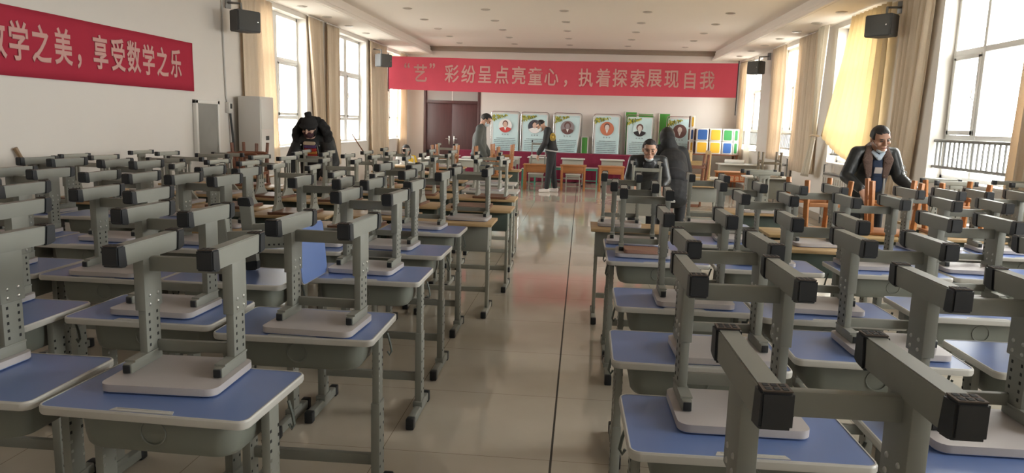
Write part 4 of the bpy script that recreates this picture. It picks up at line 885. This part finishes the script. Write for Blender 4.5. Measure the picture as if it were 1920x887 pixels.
    if wd: b.cap(hem,.19+wd+t,j['che'],.17+t,18,.75,FY); b.cap(j['shL'],.054+t*.8,j['shR'],.054+t*.8)
    for s in 'LR': b.cap(j['sh'+s]-V((0,0,.0)),.05+t*.6,mid.lerp(at(0,-.02,-.08),.35),.050+t*.4)
    for s in 'LR':
        b.cap(j['sh'+s],.056+t*.8,j['el'+s],.048+t*.8); w=j['el'+s].lerp(j['wr'+s],.93); b.cap(j['el'+s],.048+t*.8,w,.036+t*.6)
    if cl.get('hood'): b.ell(at(0,-.025,-.02),(.105,.115,.135),F,20,14); b.cap(at(0,-.05,-.1),.10,mid,.11,16)
    remesh(b,'jacket',jk,root,.011,5)
    b=B()
    for s in 'LR': b.cap(j['hip'+s],.105,j['kn'+s],.075); b.cap(j['kn'+s],.074,j['an'+s]+V((0,0,.02)),.058)
    b.cap(j['hipL'],.11,j['hipR'],.11); b.ell(j['pel'],(.175,.125,.12)); remesh(b,'trousers',cl['trousers'],root,.012,4)
    for s in 'LR':
        a=j['an'+s]; tf=V(J.get('toe'+s,(0,1,0))).normalized(); q=B(); z=V((0,0,1))
        q.cap(V((a.x,a.y,.050))-tf*.045,.046,V((a.x,a.y,.040))+tf*.15,.036,14,1.0); q.cap(a+z*.0,.05,V((a.x,a.y,.055)),.046); q.box(V((a.x,a.y,.012))+tf*.05,(.08,.25,.022),.01,0,Matrix(((tf.y,tf.x,0),(-tf.x,tf.y,0),(0,0,1))))
        remesh(q,'shoe',cl.get('shoe','shoe_dark'),root,.007,3)
    return root,body,j,at,F
def legs(w=.095,y=0,z=.92,sp=.02):
    return dict(hipL=(-w,y,z),hipR=(w,y,z),knL=(-w-sp,y+.03,.49),knR=(w+sp,y+.03,.49),anL=(-w-sp,y-.01,.085),anR=(w+sp,y-.01,.085))
# man in the leather jacket at the railing windows
J=dict(pel=(0,-.08,.95),che=(0,.05,1.20),shL=(-.16,.10,1.36),shR=(.16,.10,1.36),head=(.0,.20,1.50),fwd=(-.16,.86,-.36),up=(.08,.5,1),
  elL=(-.235,.13,1.13),elR=(.25,.11,1.13),wrL=(-.31,.33,1.02),wrR=(.17,.33,1.02),hdL=(-.1,.8,-.5),hdR=(-.2,.6,-.7),hnL=(0,.4,1),hnR=(.2,.5,.9),hem=(0,-.08,.86),**legs(y=-.08))
J.update(curl=.35)
r,bd,j,at,F=person('person','man in dark leather jacket with fur lapels and lowered mask, by the tied-back sunlit curtain',(2.80,7.45,0),PI,J,dict(jacket='leather',trousers='trouser',hair='crop',mask=(-.97,-.50,'mask'),thick=.016))
jk=[c for c in kids(r) if c.name.startswith('jacket')][0]
def lap(pts,wd,nm,mt,par,th=.012):
    b=B()
    for i in range(len(pts)-1):
        p,q=V(pts[i]),V(pts[i+1]); b.cap(p,wd[i],q,wd[i+1],10,.35,V((0,1,.25)))
    return b.build(nm,mt,par,80)
fr_=lambda x,z: (x,.05+.195+ (z-1.2)*.28,z)
lap([(-.02,.165,1.04),(-.015,.185,1.18),(0,.175,1.32)],[.06,.06,.05],'shirt','navy',r)
o=B().box((-.005,.212,1.20),(.07,.006,.06),.003,0,Matrix.Rotation(rad(-14),3,'X')).build('shirt_print','badge',r)
lap([(-.045,.185,1.37),(0,.215,1.315),(.045,.185,1.37)],[.020,.024,.020],'shirt_collar','collar_blue',r)
for s in (-1,1):
    lap([(s*.075,.155,1.40),(s*.095,.195,1.30),(s*.075,.20,1.15)],[.032,.048,.028],'lapel','fur_brown',jk)
    lap([(s*.07,.205,1.15),(s*.085,.175,1.02),(s*.10,.125,.91)],[.010,.010,.010],'jacket_trim','trim_white',jk)
lap([(-.085,.13,1.415),(0,.035,1.455),(.085,.13,1.415)],[.028,.03,.028],'fur_collar','fur_brown',jk)
for k in range(4):
    p=j['elL'].lerp(j['shL'],.45-k*.22) if k<3 else j['elL'].lerp(j['wrL'],.25); c=p+V((-.035,.058,0))
    B().tube([c+V((.0,.012,0))+V((math.cos(2*PI*i/12)*.018,0,math.sin(2*PI*i/12)*.018)) for i in range(13)],.0045,5).build('sleeve_ring','trim_white',jk)
for s,(a,b_) in (('R',('elR','wrR')),('L',('elL','wrL'))):
    B().tube([j[a].lerp(j[b_],.1)+V((.0,.06,.01)),j[a].lerp(j[b_],.5)+V((0,.055,.005)),j[a].lerp(j[b_],.85)+V((0,.045,.0))],.006,5).build('sleeve_zip','trim_white',jk)
# woman in black fur-hooded coat
J=dict(pel=(0,-.12,.90),che=(0,.06,1.10),shL=(-.17,.15,1.25),shR=(.17,.15,1.25),head=(.0,.31,1.40),fwd=(.05,.86,-.34),up=(0,.45,1),
  elL=(-.27,.22,.98),elR=(.27,.22,.98),wrL=(-.22,.42,.84),wrR=(.22,.42,.84),hem=(0,-.15,.70),**legs(y=-.12,z=.88))
r,bd,j,at,F=person('person','woman in black fur-hooded coat, black knit hat and striped sweater, bending by the curtains',(-3.40,9.28,0),PI,J,dict(jacket='coat_black',trousers='trouser',hair='long',mask=(-.8,.25,'plum'),thick=.05,skin='skin_pale',straps=0,wide=.05))
jk=[c for c in kids(r) if c.name.startswith('jacket')][0]
b=B(); random.seed(3)
b.ell(at(0,-.02,.055),(.098,.118,.098),F,24,16); 
for k in range(26):
    a=2*PI*k/26; b.ell(at(.093*math.cos(a),.0+.112*math.sin(a),.045+.012*math.sin(a)),(.022,.022,.024),F,8,6)
b.ell(at(0,-.03,.168),(.046,.046,.042),F,12,8); b.ell(at(-.02,-.03,.19),(.026,.026,.024),F,10,8); b.ell(at(.022,-.02,.185),(.024,.024,.022),F,10,8)
remesh(b,'knit_hat','fur',bd,.008,2)
b=B()
for k in range(60):
    a=PI*(-.12+1.24*k/59); rx,rz_=.205,.20; p=V((rx*math.cos(a),.20+.03*math.sin(a),1.295+rz_*math.sin(a))); 
    for q in range(3): b.ell(p+V((random.uniform(-.025,.025),random.uniform(-.03,.03),random.uniform(-.02,.03))),(.042,.042,.042),None,8,6)
b.ell((0,.12,1.33),(.185,.10,.20),None,20,14)
remesh(b,'fur_hood','fur',jk,.011,2)
for mt,z in (('knit_c',1.215),('knit_p',1.175),('knit_r',1.135),('knit_o',1.10),('knit_r',1.07)):
    lap([(-.06,.265+(z-1.1)*.45,z),(.06,.265+(z-1.1)*.45,z)],[.024,.024],'sweater_stripe',mt,r)
for s in (-1,1):
    B().tube([(s*.085,.29,1.20),(s*.10,.255,1.08),(s*.10,.20,.92)],.007,6).build('coat_edge','rail_grey',jk)
    B().ell((s*.12,.29,1.19),(.010,.006,.010)).build('snap_button','chrome',jk)
# leaning man in the middle
J=dict(pel=(0,-.22,.92),che=(0,.06,1.06),shL=(-.165,.20,1.15),shR=(.165,.20,1.15),head=(.0,.33,1.275),fwd=(.03,.97,-.22),up=(0,.25,1),
  elL=(-.22,.27,.92),elR=(.22,.27,.92),wrL=(-.17,.38,.86),wrR=(.17,.38,.86),hem=(0,-.27,.80),hdL=(0,.6,-.6),hdR=(0,.6,-.6),**legs(y=-.22,z=.90))
r,bd,j,at,F=person('person','man in black leather jacket leaning over an upturned chair, mask under his chin',(.80,9.12,0),PI,J,dict(jacket='leather',trousers='trouser',hair='thick',mask=(-.97,-.50,'mask'),thick=.016,skin='skin'))
jk=[c for c in kids(r) if c.name.startswith('jacket')][0]
lap([(-.03,.29,1.09),(0,.29,1.15),(.03,.29,1.09)],[.05,.055,.05],'shirt','black_cloth',r)
B().tube([(.06,.315,1.13),(.07,.24,1.02),(.06,.12,.92)],.006,6).build('jacket_zip','rail_grey',jk)
# hooded person behind him
J=dict(pel=(0,-.30,.92),che=(.02,.02,1.12),shL=(-.16,.14,1.25),shR=(.165,.14,1.23),head=(-.05,.22,1.40),fwd=(-.1,.8,-.6),up=(0,.55,1),
  elL=(-.26,.20,1.0),elR=(.25,.18,.98),wrL=(-.2,.38,.84),wrR=(.2,.38,.84),hem=(0,-.34,.72),**legs(y=-.30,z=.90))
person('person','person in black seen from behind, bending next to the leaning man',(1.19,9.88,0),0,J,dict(jacket='black_cloth',trousers='trouser',hair='hoodback',wide=.04,thick=.016,noface=1,hood=1))
# man in the grey jacket, looking right
J=dict(pel=(0,0,.94),che=(0,.0,1.22),shL=(-.165,.03,1.42),shR=(.165,.03,1.42),head=(.0,.12,1.575),fwd=(0,.8,-.55),up=(0,.5,1),
  elL=(-.24,.02,1.14),elR=(.24,.0,1.14),wrL=(-.2,.18,.90),wrR=(.2,.15,.90),hem=(0,-.01,.93),hside=1,**legs())
r,bd,j,at,F=person('person','man in grey jacket and blue jeans standing side-on before the dark door',(-1.95,14.0,0),-PI/2,J,dict(jacket='grey_jacket',trousers='jeans',hair='thick',mask=(-.75,.25,'mask'),thick=.03))
lap([(-.08,.06,1.49),(0,.10,1.47),(.08,.06,1.49)],[.02,.022,.02],'jacket_collar','grey_jacket',r)
# man in black, yellow crest, looking left
J=dict(pel=(0,-.02,.94),che=(0,.03,1.20),shL=(-.16,.08,1.40),shR=(.16,.08,1.40),head=(.0,.24,1.50),fwd=(0,.75,-.66),up=(0,.65,1),
  elL=(-.23,.12,1.12),elR=(.23,.12,1.12),wrL=(-.18,.28,.86),wrR=(.18,.28,.86),hem=(0,-.01,.97),toeL=(0,1,0),toeR=(0,1,0),
  hipL=(-.095,-.02,.92),hipR=(.095,-.02,.92),knL=(-.11,.02,.49),knR=(.11,-.06,.49),anL=(-.11,.06,.085),anR=(.11,-.12,.085))
r,bd,j,at,F=person('person','man in black with yellow crest on his back and pale trainers, by orange desks',(-.69,16.68,0),PI/2,J,dict(jacket='black_cloth',trousers='trouser',hair='crop',mask=(-.75,.2,'mask'),thick=.025,shoe='shoe'))
jk=[c for c in kids(r) if c.name.startswith('jacket')][0]
c0=V((-.10,-.125,1.22))
CF=frame((-.70,-.71,.05),(0,0,1)); cc=V((-.142,-.040,1.25))
for R1 in (.080,.050): B().tube([cc+CF.col[0]*R1*math.cos(2*PI*k/20)+CF.col[2]*R1*math.sin(2*PI*k/20) for k in range(21)],.010,6).build('crest_ring','crest',jk)
B().box(cc,(.05,.03,.05),.006,0,CF).build('crest_motif','crest',jk)
b=B(); b.tube([(.190*math.cos(2*PI*k/28),-.01+.150*math.sin(2*PI*k/28),.945+.02*math.sin(2*PI*k/28)) for k in range(29)],.016,6,cap=False); b.build('white_hem','trim_white',r)
# child low at the back left
J=dict(pel=(0,0,.42),che=(0,.02,.62),shL=(-.14,.04,.76),shR=(.14,.04,.76),head=(.0,.08,.90),fwd=(.05,1,-.12),up=(0,.1,1),
  elL=(-.18,.10,.60),elR=(.18,.10,.60),wrL=(-.06,.22,.66),wrR=(.08,.22,.62),hem=(0,.02,.44),
  hipL=(-.08,0,.42),hipR=(.08,0,.42),knL=(-.09,.34,.44),knR=(.09,.34,.44),anL=(-.09,.36,.085),anR=(.09,.36,.085))
r,bd,j,at,F=person('person','child in white and yellow jacket sitting low by the back corner curtain',(-3.62,15.0,0),PI+.23,J,dict(jacket='white_cloth',trousers='trouser',hair='long',thick=.015,skin='skin_pale'))
jk=[c for c in kids(r) if c.name.startswith('jacket')][0]
lap([(-.10,.15,.72),(-.07,.18,.60),(-.06,.17,.50)],[.06,.065,.05],'yellow_panel','yellow_cloth',jk)
lap([(-.14,.08,.76),(-.19,.13,.62)],[.075,.065],'yellow_sleeve','yellow_cloth',jk)
st=empty('low_stool',(-3.62,15.0,0)); tag(st,'low stool the child in white and yellow sits on','stool')
B().box((0,0,.31),(.32,.30,.03),.005).build('seat','wood_red',st)
for sx in (-1,1):
    for sy in (-1,1): B().box((sx*.13,sy*.12,.15),(.03,.03,.30),.003).build('leg','wood_red',st)
# drop unused prototypes' leftovers
for o in list(bpy.data.objects):
    if o.parent is None and o.type=='EMPTY' and o.get('category') is None and o.get('kind') is None: print('untagged',o.name)
